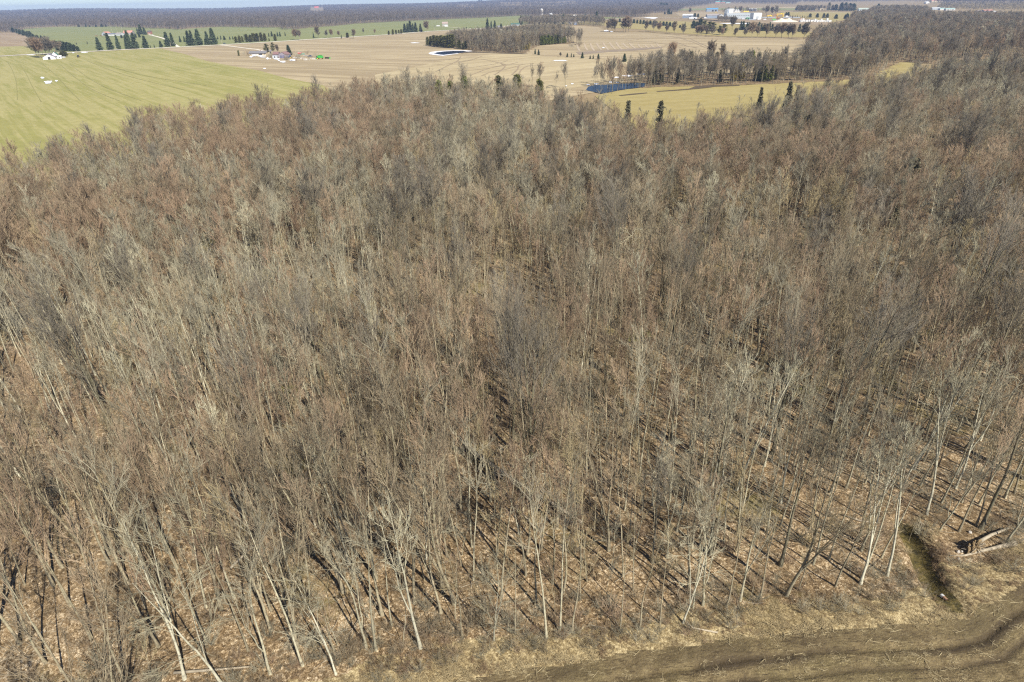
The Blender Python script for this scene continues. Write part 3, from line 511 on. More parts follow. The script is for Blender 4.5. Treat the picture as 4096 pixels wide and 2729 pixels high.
CLEAR = [[(1825, 20), (1900, 20), (1900, 26), (1825, 26)], [(2095, 16), (2215, 15), (2300, 6), (2310, 12), (2220, 20), (2100, 21)], [(1240, 31), (1295, 31), (1295, 42), (1240, 42)], [(2000, 14), (2090, 14), (2090, 22), (2000, 22)], [(1700, 22), (1780, 22), (1780, 25), (1700, 25)]]
for c in CLEAR: k &= ~(inpoly(pb[:, 0], pb[:, 1], c) | inpoly(pt[:, 0], pt[:, 1], c))
k &= vnoise(X, Y, 260) > .22
X = X[k]; Y = Y[k]; S_ = S_[k]; n = len(X); wd = np.maximum(1, S_/9.5); print('far trees', n)
hz = g.uniform(.75, 1.12, n)*(.9+.25*vnoise(X, Y, 300))
gn_scatter('distant_woodland', np.stack([X, Y, terrain(X, Y)-.2], -1), g.integers(0, 6, n), np.stack([g.normal(0, .03, n), g.normal(0, .03, n), g.uniform(0, 6.28, n)], -1), np.stack([wd*g.uniform(.9, 1.2, n), wd*g.uniform(.9, 1.2, n), hz], -1), far, 'bare brown woods stretching to the horizon')
# ------------------------------------------------------------------ evergreens
def mat_leaf(name, a, b):
    t = NT(name, .85, .2); v = t.obj(); c = t.ramp(t.noise(.9, 3, v, .6), [(.32, a), (.68, b)])
    hs = t.n.new('ShaderNodeHueSaturation'); t.put(hs.inputs['Value'], t.math('ADD', t.math('MULTIPLY', t.rnd(), .5), .75)); t.l.new(c, hs.inputs['Color']); return t.col(hs.outputs[0])
LEAF = {'spruce': mat_leaf('spruce_needles', (.036, .056, .028), (.085, .11, .052)), 'cedar': mat_leaf('cedar_foliage', (.075, .078, .022), (.15, .145, .045)),
        'pine': mat_leaf('pine_needles', (.075, .085, .028), (.17, .16, .06)), 'bright': mat_leaf('bright_cedar', (.085, .105, .018), (.17, .19, .04)), 'gold': mat_leaf('golden_cedar', (.15, .12, .02), (.28, .22, .045)), 'dull': mat_leaf('dull_cedar', (.085, .082, .048), (.16, .15, .09))}
def evergreen(seed, H, Rm, prof, base, nb, nl, leaf, droop, mat, clump=0.0):
    g = np.random.default_rng(seed); B = Bag(); P, Rr = grow(np.zeros((1, 3)), np.array([[0, 0, 1.]]), np.array([H*.97]), np.array([H*.013]), 5, 0, .01, g, .1); B.tube(P, Rr, 6); tv, tq = B.get()
    t = base+(1-base)*np.sort(g.random(nb))**1.05*.99; a = g.uniform(0, 6.28, nb); L = Rm*prof((t-base)/(1-base))*g.uniform(.72, 1.12, nb)
    if clump: L *= 1+clump*np.sin(t*26+np.sin(a*2)*1.5)
    D = np.stack([np.cos(a), np.sin(a), np.full(nb, droop)], -1); D = nrm(D); S = np.stack([np.zeros(nb), np.zeros(nb), t*H], -1)
    u = np.sqrt(g.uniform(.03, 1, (nb, nl))); Pt = S[:, None]+D[:, None]*(u*L[:, None])[..., None]; Pt[..., 2] += (u**2)*L[:, None]*(.18 if droop < 0 else .05)
    Pt += g.normal(size=Pt.shape)*leaf*.55; ax = nrm(D[:, None]+g.normal(size=Pt.shape)*.55+np.array([0, 0, -.25 if droop < 0 else .5])); bx = nrm(np.cross(ax, g.normal(size=Pt.shape)))
    s = leaf*g.uniform(.6, 1.25, (nb, nl, 1)); c = Pt.reshape(-1, 3); ax = (ax*s).reshape(-1, 3); bx = (bx*s*.42).reshape(-1, 3)
    V = np.stack([c-ax*.6-bx*.5, c-ax*.1-bx, c+ax, c-ax*.1+bx], 1).reshape(-1, 3); tm = mesh_np('trunk', tv, [tq], [BARK[3]], smooth=True); cm = mesh_np('crown', V, [np.arange(len(V)).reshape(-1, 4)], [mat]); return tm, cm, H
cone = lambda t: np.maximum(1-t, .02)**.85*np.minimum(1, .55+t*4)
oval = lambda t: np.sqrt(np.maximum(1-(1.65*t-.68)**2, .02)); bell = lambda t: np.sqrt(np.maximum(1-t**1.8, .01)); pil = lambda t: np.minimum(1, .7+t)*np.maximum(1-t, .03)**.45
EV = {'spruce': [evergreen(300+i, 18, 3.6, cone, .04, 190, 16, .62, -.28, LEAF['spruce']) for i in range(4)],
      'cedar': [evergreen(320+i, 10, 2.3, bell, .02, 170, 12, .5, .5, LEAF['cedar']) for i in range(3)],
      'bright': [evergreen(330+i, 10, 2.6, bell, .0, 190, 13, .5, .7, LEAF['bright']) for i in range(2)],
      'gold': [evergreen(334, 14, 3.2, pil, .05, 190, 14, .55, .2, LEAF['gold'], .25)],
      'pine': [evergreen(340+i, 16, 3.4, oval, .22, 70, 34, .6, .15, LEAF['pine'], .4) for i in range(3)],
      'dome': [evergreen(350, 6, 4.6, bell, .0, 200, 16, .5, .3, LEAF['cedar'])],
      'column': [evergreen(355, 6, .8, oval, .0, 90, 10, .35, .9, LEAF['cedar'])],
      'dull': [evergreen(360+i, 13, 2.5, cone, .08, 150, 14, .5, .25, LEAF['dull']) for i in range(2)],
      'dark': [evergreen(370+i, 12, 3.6, bell, .03, 170, 14, .65, .1, LEAF['spruce'], .1) for i in range(2)]}
KNAME = dict(spruce='spruce_tree', cedar='cedar_tree', bright='cedar_tree', gold='cedar_tree', pine='pine_tree', dome='shrub', column='cedar_tree', dull='cedar_tree', dark='evergreen_tree')
Z = {1: (0, 0, .435), 2: (900, 0, .435), 3: (1700, 0, .435), 4: (2500, 0, .435), 5: (3200, 0, .3806), 6: (2000, 200, .5098), 7: (2700, 20, .2761), 8: (100, 120, .2549), 9: (2050, 30, .2974), 10: (1600, 0, .2974), 11: (3550, 0, .232), 12: (960, 160, .1699)}
def zc(z, x, y): a_ = Z[z]; return a_[0]+x*a_[2], a_[1]+y*a_[2]
_k = [0]
def evergreens(z, kind, items, phrase, group, look=None, fat=1.2, hmin=2.0):
    """items: (x, foot row, top row[, fatness]) in the survey sheet z"""
    items = sorted(items); n = len(items)
    for j, it in enumerate(items):
        x, yb = zc(z, it[0], it[1]); _, yt = zc(z, it[0], it[2]); p = G(x, yb); h = max(hmin, height_for(x, yb, yt)); f = (it[3] if len(it) > 3 else 1)*fat*random.uniform(.85, 1.2); h *= random.uniform(.93, 1.06)
        _k[0] += 1; tm, cm, H0 = EV[kind][_k[0] % len(EV[kind])]; o_ = ordinal(j, n)
        lab = phrase if o_ is None else f'{o_} {phrase}' if 'most' in o_ else f'{o_} from the left, {phrase}'
        r_ = empty(KNAME[kind], (p[0], p[1], ground_z(*p)), 0, lab, 'shrub' if kind == 'dome' else 'tree', group, (h/H0*f, h/H0*f, h/H0)); r_.rotation_euler = (0, 0, random.uniform(0, 6.28))
        link('trunk', tm, r_); link('crown', cm, r_)
E_ = evergreens
E_(8, 'spruce', [(1180, 322, 105, 1.4), (1350, 312, 45, 1.2), (1480, 308, 70), (1610, 300, 95), (1655, 298, 15), (1745, 296, 45, 1.3), (1905, 288, 80, 1.3)], 'tall dark spruce in front of the red roofed farm', 'spruces along the gravel road')
E_(8, 'spruce', [(1975, 285, 240), (2035, 282, 225), (2140, 275, 165, 1.5), (2250, 262, 20, 1.2), (2330, 255, 30, 1.2)], 'spruce on the verge where the lane meets the road', 'spruces along the gravel road')
E_(1, 'spruce', [(1660, 388, 330), (1700, 388, 332), (1745, 420, 282), (1775, 420, 280), (1835, 417, 262, 1.2), (1890, 413, 355), (1915, 412, 285, 1.2), (1968, 410, 263, 1.3)], 'dark spruce in the row left of the dark car', 'spruces along the gravel road')
E_(1, 'spruce', [(2005, 362, 333), (2033, 365, 328), (2065, 368, 330, 1.5), (2115, 364, 335, 1.4), (2143, 364, 335)], 'small dark spruce behind the dark car on the road', 'small spruces behind the road')
E_(2, 'cedar', [(105, 395, 335, 1.3), (140, 395, 328, 1.3), (165, 390, 330), (205, 388, 312, 1.4), (240, 388, 318, 1.2), (272, 385, 310, 1.1), (302, 384, 305, 1.2), (338, 380, 305, 1.1), (372, 380, 305, 1.1), (408, 380, 352), (465, 376, 310, 1.1)], 'olive cedar in the hedge beyond the farm drive', 'cedar hedge by the road')
E_(2, 'spruce', [(175, 338, 318), (248, 336, 305), (405, 338, 300), (432, 336, 290, 1.2), (485, 336, 292, 1.2), (508, 336, 290, 1.2), (555, 330, 292)], 'small spruce on the green field behind the cedar hedge', 'small spruces behind the road')
E_(2, 'spruce', [(817, 352, 296), (1072, 355, 318)], 'single small spruce beside the road among bare trees', 'roadside single evergreens')
E_(2, 'cedar', [(1128, 348, 302, 1.3)], 'lone rounded olive cedar beside the gravel road', 'roadside single evergreens')
E_(2, 'cedar', [(1508, 322, 283, 1.3), (1545, 318, 273, 1.3), (1575, 315, 275, 1.2), (1600, 312, 275, 1.2), (1622, 310, 268, 1.2)], 'round olive cedar left of the tall roadside spruces', 'roadside grove left of the stone house')
E_(2, 'spruce', [(1655, 300, 218, 1.2), (1682, 300, 208, 1.1), (1706, 298, 195, 1.1), (1732, 298, 212), (1755, 297, 208, 1.2), (1800, 294, 216, 1.3)], 'tall dark spruce in the grove by the road', 'roadside grove left of the stone house')
E_(2, 'dull', [(2220, 264, 248, 1.6), (2253, 262, 250, 1.3)], 'tiny dark bush beside the road right of the stone house', 'road shrubs')
E_(12, 'pine', [(650, 345, 85), (790, 300, 60)], 'ragged olive pine behind the farmstead ranch house', 'farmstead trees')
E_(12, 'spruce', [(1160, 365, 130, 1.5)], 'single full dark spruce behind the purple grey barn', 'farmstead trees')
E_(2, 'column', [(129, 515, 467)], 'narrow columnar cedar alone left of the farmstead', 'farmstead trees')
E_(8, 'dome', [(612, 418, 332)], 'broad olive dome shaped shrub beside the white house', 'left farmyard planting')
E_(8, 'dark', [(530, 322, 172), (590, 325, 180), (640, 328, 190), (690, 330, 198), (735, 333, 200), (790, 335, 225), (840, 335, 255)], 'dark evergreen behind the left white house', 'left farmyard planting')
E_(1, 'dark', [(125, 300, 255), (160, 308, 262), (190, 318, 268), (225, 328, 276), (262, 340, 284), (285, 345, 290), (315, 362, 312), (350, 366, 320), (385, 364, 325), (415, 360, 328)], 'dark evergreen in the windbreak by the brown hill field', 'windbreak of dark evergreens')
E_(1, 'spruce', [(1300, 318, 225, 1.2), (1335, 320, 250, 1.3), (1270, 318, 260)], 'dark spruce beside the red roofed farm', 'trees of the red roofed farm')
E_(1, 'dull', [(805, 405, 380, 1.4), (705, 410, 390, 1.4), (1422, 438, 410), (1302, 440, 428, 1.4)], 'tiny bush on the green field before the red roofed farm', 'small bushes on the green field')
E_(8, 'dark', [(1520, 130, 78), (1570, 130, 75), (1620, 130, 75), (1680, 130, 72), (1740, 122, 60), (1800, 118, 62)], 'clipped olive hedge tree before the red roofed farm', 'hedge of the red roofed farm')
E_(1, 'spruce', [(1640, 262, 215, 1.3)], 'lone dark spruce against the distant bare woods', 'distant evergreens')
E_(1, 'dark', [(727, 249, 228, 1.3), (790, 249, 226), (825, 249, 228), (885, 249, 226, 1.3), (940, 248, 220, 1.3), (975, 248, 225)], 'dark evergreen at the foot of the distant woods', 'distant evergreens')
E_(3, 'cedar', [(25, 418, 345, 1.2), (55, 425, 340, 1.2), (85, 428, 332, 1.2), (118, 433, 330, 1.2), (150, 436, 322, 1.2), (182, 438, 322, 1.2), (215, 440, 320, 1.3), (250, 442, 318, 1.3)], 'olive cedar at the pond end of the woodlot', 'cedars of the woodlot')
E_(3, 'cedar', [(315, 450, 370), (352, 455, 392), (372, 452, 375)], 'dull olive cedar inside the woodlot above the pond', 'cedars of the woodlot')
E_(3, 'gold', [(912, 462, 322, .9), (945, 460, 352, 1.1)], 'tall golden green cedar at the woodlot tip', 'cedars of the woodlot')
E_(3, 'bright', [(1075, 418, 338, 1.1), (1105, 416, 332, 1.1), (1138, 412, 328, 1.1), (1168, 410, 330, 1.1), (1198, 406, 326, 1.1), (1228, 404, 325, 1.1), (1256, 402, 327, 1.1), (1284, 400, 332, 1.1)], 'bright green cedar on the sunny side of the woodlot', 'bright cedar hedge')
E_(3, 'spruce', [(1013, 500, 447, 1.2), (1045, 506, 458, 1.5)], 'dark spruce on the stubble just off the woodlot tip', 'small field spruces')
E_(3, 'spruce', [(1308, 527, 486, 1.3), (1345, 528, 486), (1368, 527, 496, 1.2), (1447, 538, 484, 1.5), (1518, 543, 510, 1.3), (1546, 543, 506), (1593, 549, 497, 1.3), (1832, 570, 496, 1.4)], 'small green spruce in the row across the stubble', 'small field spruces')
E_(3, 'spruce', [(575, 268, 168, 1.1), (610, 268, 190), (643, 268, 184, 1.2), (700, 276, 220, 1.4)], 'dark spruce beside the grey roofed house above the woodlot', 'evergreens of the silo farm')
E_(3, 'spruce', [(882, 228, 142, 1.3), (1190, 225, 155), (1270, 222, 130, 1.1), (1575, 205, 102, 1.2), (1470, 195, 125, 1.2)], 'tall dark spruce in the grove of the silo farm', 'evergreens of the silo farm')
E_(3, 'dull', [(960, 225, 165), (1010, 226, 170), (1050, 228, 165), (1085, 228, 160), (1120, 228, 168), (1155, 226, 170), (1225, 224, 165)], 'dull green conifer in the grove of the silo farm', 'evergreens of the silo farm')
E_(3, 'cedar', [(800, 275, 235, 1.4), (835, 275, 234, 1.4), (870, 275, 236, 1.4), (905, 272, 232, 1.4)], 'olive cedar behind the top of the woodlot', 'evergreens of the silo farm')
E_(3, 'dark', [(1790, 205, 172)]+[(1890+i*30, 212+i*2.6, 176+i*2.3, 1.1) for i in range(14)], 'low dark conifer in the plantation behind the hedgerow', 'dark conifer plantation')
E_(4, 'dark', [(505, 258, 230, 1.2)], 'low dark bush standing on the golden pasture', 'pasture evergreens')
E_(4, 'spruce', [(550, 250, 203, 1.1)], 'small dark spruce standing on the golden pasture', 'pasture evergreens')
E_(4, 'dark', [(625, 262, 192, .9), (655, 262, 200, .9), (688, 262, 175)], 'dark evergreen at the left end of the hedgerow clump', 'pasture evergreens')
E_(4, 'pine', [(725, 300, 198, 1.2), (775, 310, 205, 1.3), (800, 312, 205, 1.2), (865, 318, 235, 1.2), (905, 322, 222, 1.4)], 'yellow green pine in the hedgerow clump', 'pasture evergreens')
E_(4, 'spruce', [(1062, 276, 198), (1082, 276, 195), (1118, 278, 204), (1136, 278, 203), (1160, 280, 215), (1180, 280, 205), (1205, 282, 212), (1225, 284, 203), (1250, 286, 215), (1275, 286, 214), (1300, 286, 222), (1325, 286, 208), (1350, 286, 218), (1385, 286, 222), (1412, 288, 222), (1440, 290, 222), (1475, 290, 220), (1510, 290, 215), (1540, 290, 225), (1600, 292, 218), (1635, 295, 220), (1660, 298, 230)], 'dark spruce in the long row behind the hedgerow', 'spruce row before the block works', None, 1.5)
E_(4, 'dark', [(640, 160, 122, 1.2), (670, 160, 125, 1.2), (872, 180, 150), (900, 180, 160, 1.2), (925, 182, 158, 1.2)], 'dark evergreen between the sheds of the block works', 'evergreens at the block works')
E_(4, 'dark', [(1480, 148, 112, 1.2), (1500, 148, 112, 1.2), (1700, 162, 125, 1.2), (1765, 163, 124, 1.2), (1825, 165, 122, 1.2), (1857, 165, 124, 1.2), (1938, 174, 132, 1.2), (2020, 176, 135), (2038, 176, 128)], 'dark round evergreen behind the white concrete blocks', 'evergreens at the block works')
E_(4, 'spruce', [(1520+i*22, 155+i*1.2, 138+i*1.1, 1.2) for i in range(8)], 'tiny spruce in the row behind the gravel heap', 'evergreens at the block works')
E_(4, 'dark', [(1580, 96, 58, 1.3), (1610, 98, 52, 1.3), (1645, 98, 55, 1.3), (1690, 97, 58, 1.3), (1725, 96, 50, 1.3), (1870, 94, 22, .7), (1905, 96, 50), (1935, 96, 42, 1.1), (1985, 97, 28), (2020, 98, 20), (2060, 97, 30, 1.2), (2095, 98, 38, 1.3), (2320, 105, 35)], 'dark evergreen on the far rise at right', 'evergreens on the far rise')
E_(4, 'spruce', [(1965+i*19, 104, 82, 1.1) for i in range(8)], 'tiny spruce in the row below the far rise', 'evergreens on the far rise')
E_(4, 'dark', [(305, 84, 45, 1.1), (330, 84, 28), (355, 84, 35), (380, 84, 28), (365, 133, 108, 1.2), (400, 133, 82), (425, 133, 100)], 'dark evergreen at the corner of the distant woods', 'distant evergreens')
E_(3, 'dark', [(500, 48, 5, .6), (520, 48, 6, .6), (750, 52, 18, .7)], 'tall dark evergreen beside the distant white farms', 'distant evergreens')
# evergreens standing among the bare trees: their tops are what the photograph shows
def tops(items, kind, phrase, group, hm, fat=1.0):
    items = sorted(items); n = len(items)
    for j, it in enumerate(items):
        x, yt = it[0], it[1]; h = it[2] if len(it) > 2 else hm; p = G(x, yt, h); _k[0] += 1; tm, cm, H0 = EV[kind][_k[0] % len(EV[kind])]; o_ = ordinal(j, n); lab = phrase if o_ is None else f'{o_} {phrase}' if 'most' in o_ else f'{o_} from the left, {phrase}'
        r_ = empty(KNAME[kind], (p[0], p[1], ground_z(*p)), random.uniform(0, 6), lab, 'tree', group, (h/H0*fat, h/H0*fat, h/H0)); link('trunk', tm, r_); link('crown', cm, r_)
tops([(1801, 333, 15), (1753, 330, 15.5), (1857, 312, 15.5)], 'bright', 'small green cedar poking out of the main wood', 'evergreens in the main wood', 15, .75)
tops([(1993, 305, 13), (2068, 300, 15), (2158, 322, 14)], 'cedar', 'dull cedar at the back edge of the main wood', 'evergreens in the main wood', 13)
tops([(2515, 407, 17), (2646, 408, 18), (3048, 352, 14), (3165, 330, 18), (3195, 345, 16)], 'dull', 'pointed dull cedar before the golden meadow', 'evergreens in the main wood', 18, .8)
tops([(3655, 640, 17), (3600, 700, 14), (3240, 465, 16), (2870, 800, 11), (2790, 930, 9)], 'dull', 'dark evergreen deep in the right half of the wood', 'evergreens in the main wood', 15, 1.5)
tops([(2768, 208, 17), (2850, 215, 14), (2870, 210, 15), (2650, 225, 13), (2970, 212, 15), (3040, 213, 15), (3100, 212, 14), (3130, 212, 14)], 'dull', 'dull cedar in the river trees', 'evergreens in the river trees', 15, 1.2)
E_(4, 'bright', [(1130, 620, 478, .9), (1155, 620, 480, .8), (1218, 745, 625, 1.2), (1265, 750, 612, 1.1), (1320, 745, 600, 1.2), (1635, 620, 470, .8)], 'bright green cedar in the river trees', 'evergreens in the river trees')
E_(4, 'gold', [(1000, 745, 585, .8), (1062, 745, 590, .9)], 'golden cedar in the river trees', 'evergreens in the river trees')
E_(4, 'dull', [(265, 780, 590), (330, 775, 600), (485, 770, 620), (1380, 740, 625), (865, 770, 640)], 'dull green cedar at the foot of the river trees', 'evergreens in the river trees')
tops([(3520, 80, 16), (3598, 35, 14), (3618, 36, 14), (3635, 37, 14), (3665, 40, 16), (3672, 38, 15), (3680, 92, 17), (3702, 90, 17), (3800, 85, 17), (3870, 90, 15), (3905, 90, 15), (3985, 75, 16)], 'dull', 'dark evergreen top in the far right wood', 'evergreens in the right wood', 16, 1.2)
# ------------------------------------------------------------------ single bare trees on the farmland
FIELD = []
for i, (b_, t_, kw) in enumerate([(4, 6, dict(stems=4, spread=1.35)), (3, 4, dict(stems=5, spread=1.2)), (4, 5, dict(stems=4, spread=1.5)), (1, 1, dict(stems=5, spread=1.3))]):
    (tv, tq), (cv, cq) = bare_tree(700+i, H=18, r0=.34, clear=.16, n1=24, n2=10, n3=6, tw=.10, k0=6, r2min=.11, ang=(.5, 1.15), cone=.25, up=.14, sinuous=.05, lean=.05, **kw)
    FIELD.append((mesh_np('trunk', tv, [tq], [BARK[b_]], smooth=True), mesh_np('crown', cv, [cq], [TWIG[t_]]), None, 18))
def bares(z, kinds, items, phrase, group, fat=1.0):
    items = sorted(items); n = len(items)
    for j, it in enumerate(items):
        x, yb = zc(z, it[0], it[1]); _, yt = zc(z, it[0], it[2]); p = G(x, yb); h = height_for(x, yb, yt); _k[0] += 1; tm, cm, _, H0 = LOD[3][kinds[_k[0] % len(kinds)]] if kinds[0] == 2 else FIELD[_k[0] % 4]; H0 *= 1.06; f = min(1.25, it[3] if len(it) > 3 else 1)*fat; o_ = ordinal(j, n)
        lab = phrase if o_ is None else f'{o_} {phrase}' if 'most' in o_ else f'{o_} from the left, {phrase}'
        r_ = empty('bare_tree', (p[0], p[1], ground_z(*p)), random.uniform(0, 6.28), lab, 'tree', group, (h/H0*f, h/H0*f, h/H0)); link('trunk', tm, r_); link('crown', cm, r_)
bares(8, [3, 5, 3], [(190, 425, 165, 1.5), (240, 440, 150, 1.6), (290, 400, 148, 1.7), (340, 395, 150, 1.7), (390, 420, 165, 1.6), (430, 380, 170, 1.7), (490, 350, 180, 1.7), (560, 345, 190, 1.5)], 'reddish bare tree over the left white farmhouse', 'bare trees around farms')
bares(1, [2, 2, 0], [(1040, 315, 198, 1.3), (1085, 315, 196, 1.3), (1125, 312, 205, 1.2), (1170, 312, 205, 1.2), (1215, 310, 210, 1.2)], 'pale bare poplar at the red roofed farm', 'bare trees around farms')
bares(2, [5, 3, 8, 7], [(652, 366, 278, 1.5), (688, 366, 286, 1.1), (860, 348, 250, 1.3), (935, 348, 290), (980, 345, 276), (1048, 342, 290, 1.5), (1185, 355, 275, 1.7), (1275, 310, 270), (1380, 318, 274), (1855, 296, 205, 1.5)], 'lone bare tree along the gravel road', 'bare trees along the road')
bares(12, [8, 3], [(890, 312, 120, 1.9)], 'spreading pinkish bare tree behind the farm barn', 'bare trees around farms')
bares(3, [3], [(1247, 526, 490, 1.7)], 'small round bare tree left of the field spruces', 'bare trees around farms')
bares(3, [5, 7, 3], [(1680, 292, 200, 1.3), (1720, 292, 178, 1.2), (1745, 294, 195), (1820, 295, 195), (1845, 296, 162, 1.4), (1870, 297, 185, 1.3), (2030, 292, 200, 1.1), (2100, 292, 205, 1.2), (2148, 298, 215, 1.4), (2222, 305, 240, 1.7), (2290, 312, 205, 1.1)], 'bare tree in the hedgerow left of the pasture bush', 'bare trees of the hedgerow')
bares(4, [5, 7, 0, 3], [(535, 326, 240, 1.1), (660, 332, 245, 1.4), (700, 332, 240, 1.4), (745, 335, 240, 1.2), (800, 337, 250, 1.2), (893, 336, 265), (985, 272, 165, 1.3), (1010, 345, 262, 1.3), (1100, 346, 270), (1165, 346, 215, 1.5), (1215, 346, 250), (1295, 346, 225, 1.4), (1380, 350, 245, 1.2), (1435, 350, 225, 1.2), (1500, 352, 240, 1.2), (1535, 353, 230, 1.3), (1640, 362, 235, 1.4)], 'bare tree in the hedgerow before the block works', 'bare trees of the hedgerow')
bares(4, [3, 5], [(430, 560, 405, 1.1), (780, 565, 395, 1.0), (885, 560, 415, 1.1)], 'tall round bare tree rising above the river trees', 'bare trees of the hedgerow')
bares(4, [3, 7], [(595, 128, 82, 1.6), (1300, 140, 62, 1.5), (1350, 140, 68, 1.3), (1385, 140, 66, 1.4), (1060, 120, 65, 1.4)], 'bare tree among the block works buildings', 'bare trees around farms')

# ------------------------------------------------------------------ water, snow, marks
sheet('pond', PX([zc(3, 75, 492), zc(3, 110, 483), zc(3, 170, 475), zc(3, 260, 470), zc(3, 350, 469), zc(3, 380, 474), zc(3, 340, 487), zc(3, 270, 496), zc(3, 200, 504), zc(3, 170, 508), zc(3, 120, 503)]), M_WATER, .22, 'dark blue farm pond by the woodlot')
sheet('ice', PX([zc(3, 32, 492), zc(3, 60, 480), zc(3, 140, 471), zc(3, 260, 465.5), (1700+350*.435, 465*.435), zc(3, 425, 469), zc(3, 440, 474), zc(3, 380, 474.5), zc(3, 350, 475), zc(3, 300, 496), zc(3, 205, 508), zc(3, 165, 514), zc(3, 100, 508), zc(3, 45, 500)]), M_SNOW, .19, 'white rim of ice around the farm pond')
sheet('wet_patch', PX([zc(3, 360, 476), zc(3, 450, 472), zc(3, 620, 485), zc(3, 850, 492), zc(3, 950, 496), zc(3, 900, 500), zc(3, 700, 494), zc(3, 520, 486), zc(3, 420, 486), zc(3, 330, 492)]), M_WET, .2, 'dark wet soil along the foot of the woodlot')
sheet('river', PX([zc(3, 1500, 800), zc(3, 1560, 785), zc(3, 1700, 780), zc(3, 1860, 770), zc(3, 1990, 765), zc(3, 2030, 772), zc(3, 2015, 800), zc(3, 1930, 812), zc(3, 1800, 828), zc(3, 1700, 850), zc(3, 1625, 864), zc(3, 1560, 850), zc(3, 1480, 830)]), M_WATER, .17, 'dark flooded river between bare trees')
sheet('wet_patch', PX([zc(6, 930, 358), zc(6, 1040, 345), zc(6, 1150, 336), zc(6, 1160, 341), zc(6, 1060, 352), zc(6, 950, 362)]), M_WET, .18, 'dark wet streak on the golden meadow')
sheet('wet_patch', PX([zc(6, 1225, 326), zc(6, 1350, 316), zc(6, 1480, 306), zc(6, 1540, 284), zc(6, 1700, 277), zc(6, 1880, 277), zc(6, 1880, 283), zc(6, 1700, 290), zc(6, 1600, 303), zc(6, 1480, 314), zc(6, 1350, 324), zc(6, 1240, 330)]), M_WET, .18, 'dark water filled swale across the golden meadow')
sheet('wet_patch', PX([zc(9, 850, 600), zc(9, 1060, 588), zc(9, 1400, 570), zc(9, 1800, 540), zc(9, 2020, 530), zc(9, 2000, 548), zc(9, 1650, 580), zc(9, 1300, 600), zc(9, 1050, 625), zc(9, 900, 640)]), plain('damp_soil', (.25, .195, .135), .9, .15, .05), .12, 'damp grey brown band across the pale stubble')
def blob(name, z, x, y, rx, ry, mat, label, h=.2, seed=0, group=None):
    g = np.random.default_rng(int(x*7+y*13)+seed); n = 16; pts = []
    for k in range(n):
        a_ = k*2*math.pi/n; q_ = 1+g.uniform(-.28, .28); pts.append(tuple(G(*zc(z, x+math.cos(a_)*rx*q_, y-math.sin(a_)*ry*q_))))
    o = sheet(name, pts, mat, h, label)
    if group: o['group'] = group
SN = [(12, 265, 402, 38, 13, 'beside the white camper'), (12, 475, 384, 55, 10, 'before the ranch house'), (12, 540, 408, 75, 8, 'on the yard below the ranch house'), (12, 650, 444, 38, 20, 'left of the small silver shed'), (12, 715, 440, 20, 6, 'just left of the silver shed door'),
      (12, 870, 452, 70, 14, 'before the purple grey barn'), (12, 920, 490, 28, 10, 'between barn and stubble'), (12, 1010, 515, 65, 20, 'at the field edge below the barn'), (12, 1240, 480, 80, 14, 'below the blue tractor'), (12, 1205, 492, 30, 9, 'at the yard edge below the blue tractor'),
      (1, 390, 717, 18, 7, 'uppermost on the yellow field'), (1, 440, 755, 36, 7, 'largest on the yellow field'), (1, 440, 766, 30, 6, 'lowest on the yellow field'), (1, 518, 746, 12, 6, 'small and round on the yellow field'), (1, 470, 749, 12, 3, 'thin streak on the yellow field'),
      (1, 775, 483, 32, 4, 'along the road near the left farm'), (1, 675, 488, 11, 3, 'near the left farm gate'), (1, 290, 507, 40, 3, 'along the road left of the farm trees'), (2, 365, 632, 16, 4, 'alone on the brown stubble'), (2, 1745, 396, 42, 3, 'thin streak before the cedars'),
      (3, 2075, 165, 56, 5, 'long strip beside the road bend'), (3, 2100, 173, 28, 2, 'short strip beside the road bend'), (3, 1665, 285, 22, 7, 'in the hollow by the hedgerow'), (3, 1715, 292, 14, 4, 'in the hedgerow gap'), (3, 1640, 441, 12, 3, 'on the damp band of stubble'),
      (7, 900, 270, 280, 6, 'long strip behind the hedgerow trees'), (3, 1240, 560, 60, 5, 'pale patch before the field spruces'),
      (3, 1760, 715, 36, 5, 'upstream bank sheet in the river trees'), (3, 1870, 700, 50, 6, 'broad ice sheet in the river trees'), (3, 1990, 685, 42, 5, 'far ice sheet in the river trees'), (3, 1715, 757, 22, 7, 'floe by the river bank'), (3, 1770, 762, 16, 5, 'small floe by the river bank'),
      (3, 1575, 775, 22, 6, 'left floe by the river bank'), (3, 1355, 774, 12, 4, 'tiny patch left of the river'), (3, 1298, 793, 10, 3, 'tiniest patch left of the river'), (3, 1500, 782, 16, 4, 'streak left of the river'), (3, 2085, 604, 22, 4, 'streak on the far bank of the river'), (3, 670, 293, 24, 6, 'beside the grey roofed house')]
for z_, x_, y_, rx_, ry_, ph in SN: blob('snow_patch', z_, x_, y_, rx_, ry_, M_SNOW, 'melting white snow patch '+ph, .25)
M_PALE = plain('pale_soil', (.40, .32, .215), .95, .15, .1); M_TRK = plain('track_soil', (.28, .215, .13), .95, .2, .1); M_TRK2 = plain('wheel_marks', (.225, .21, .07), .95, .2, .1)
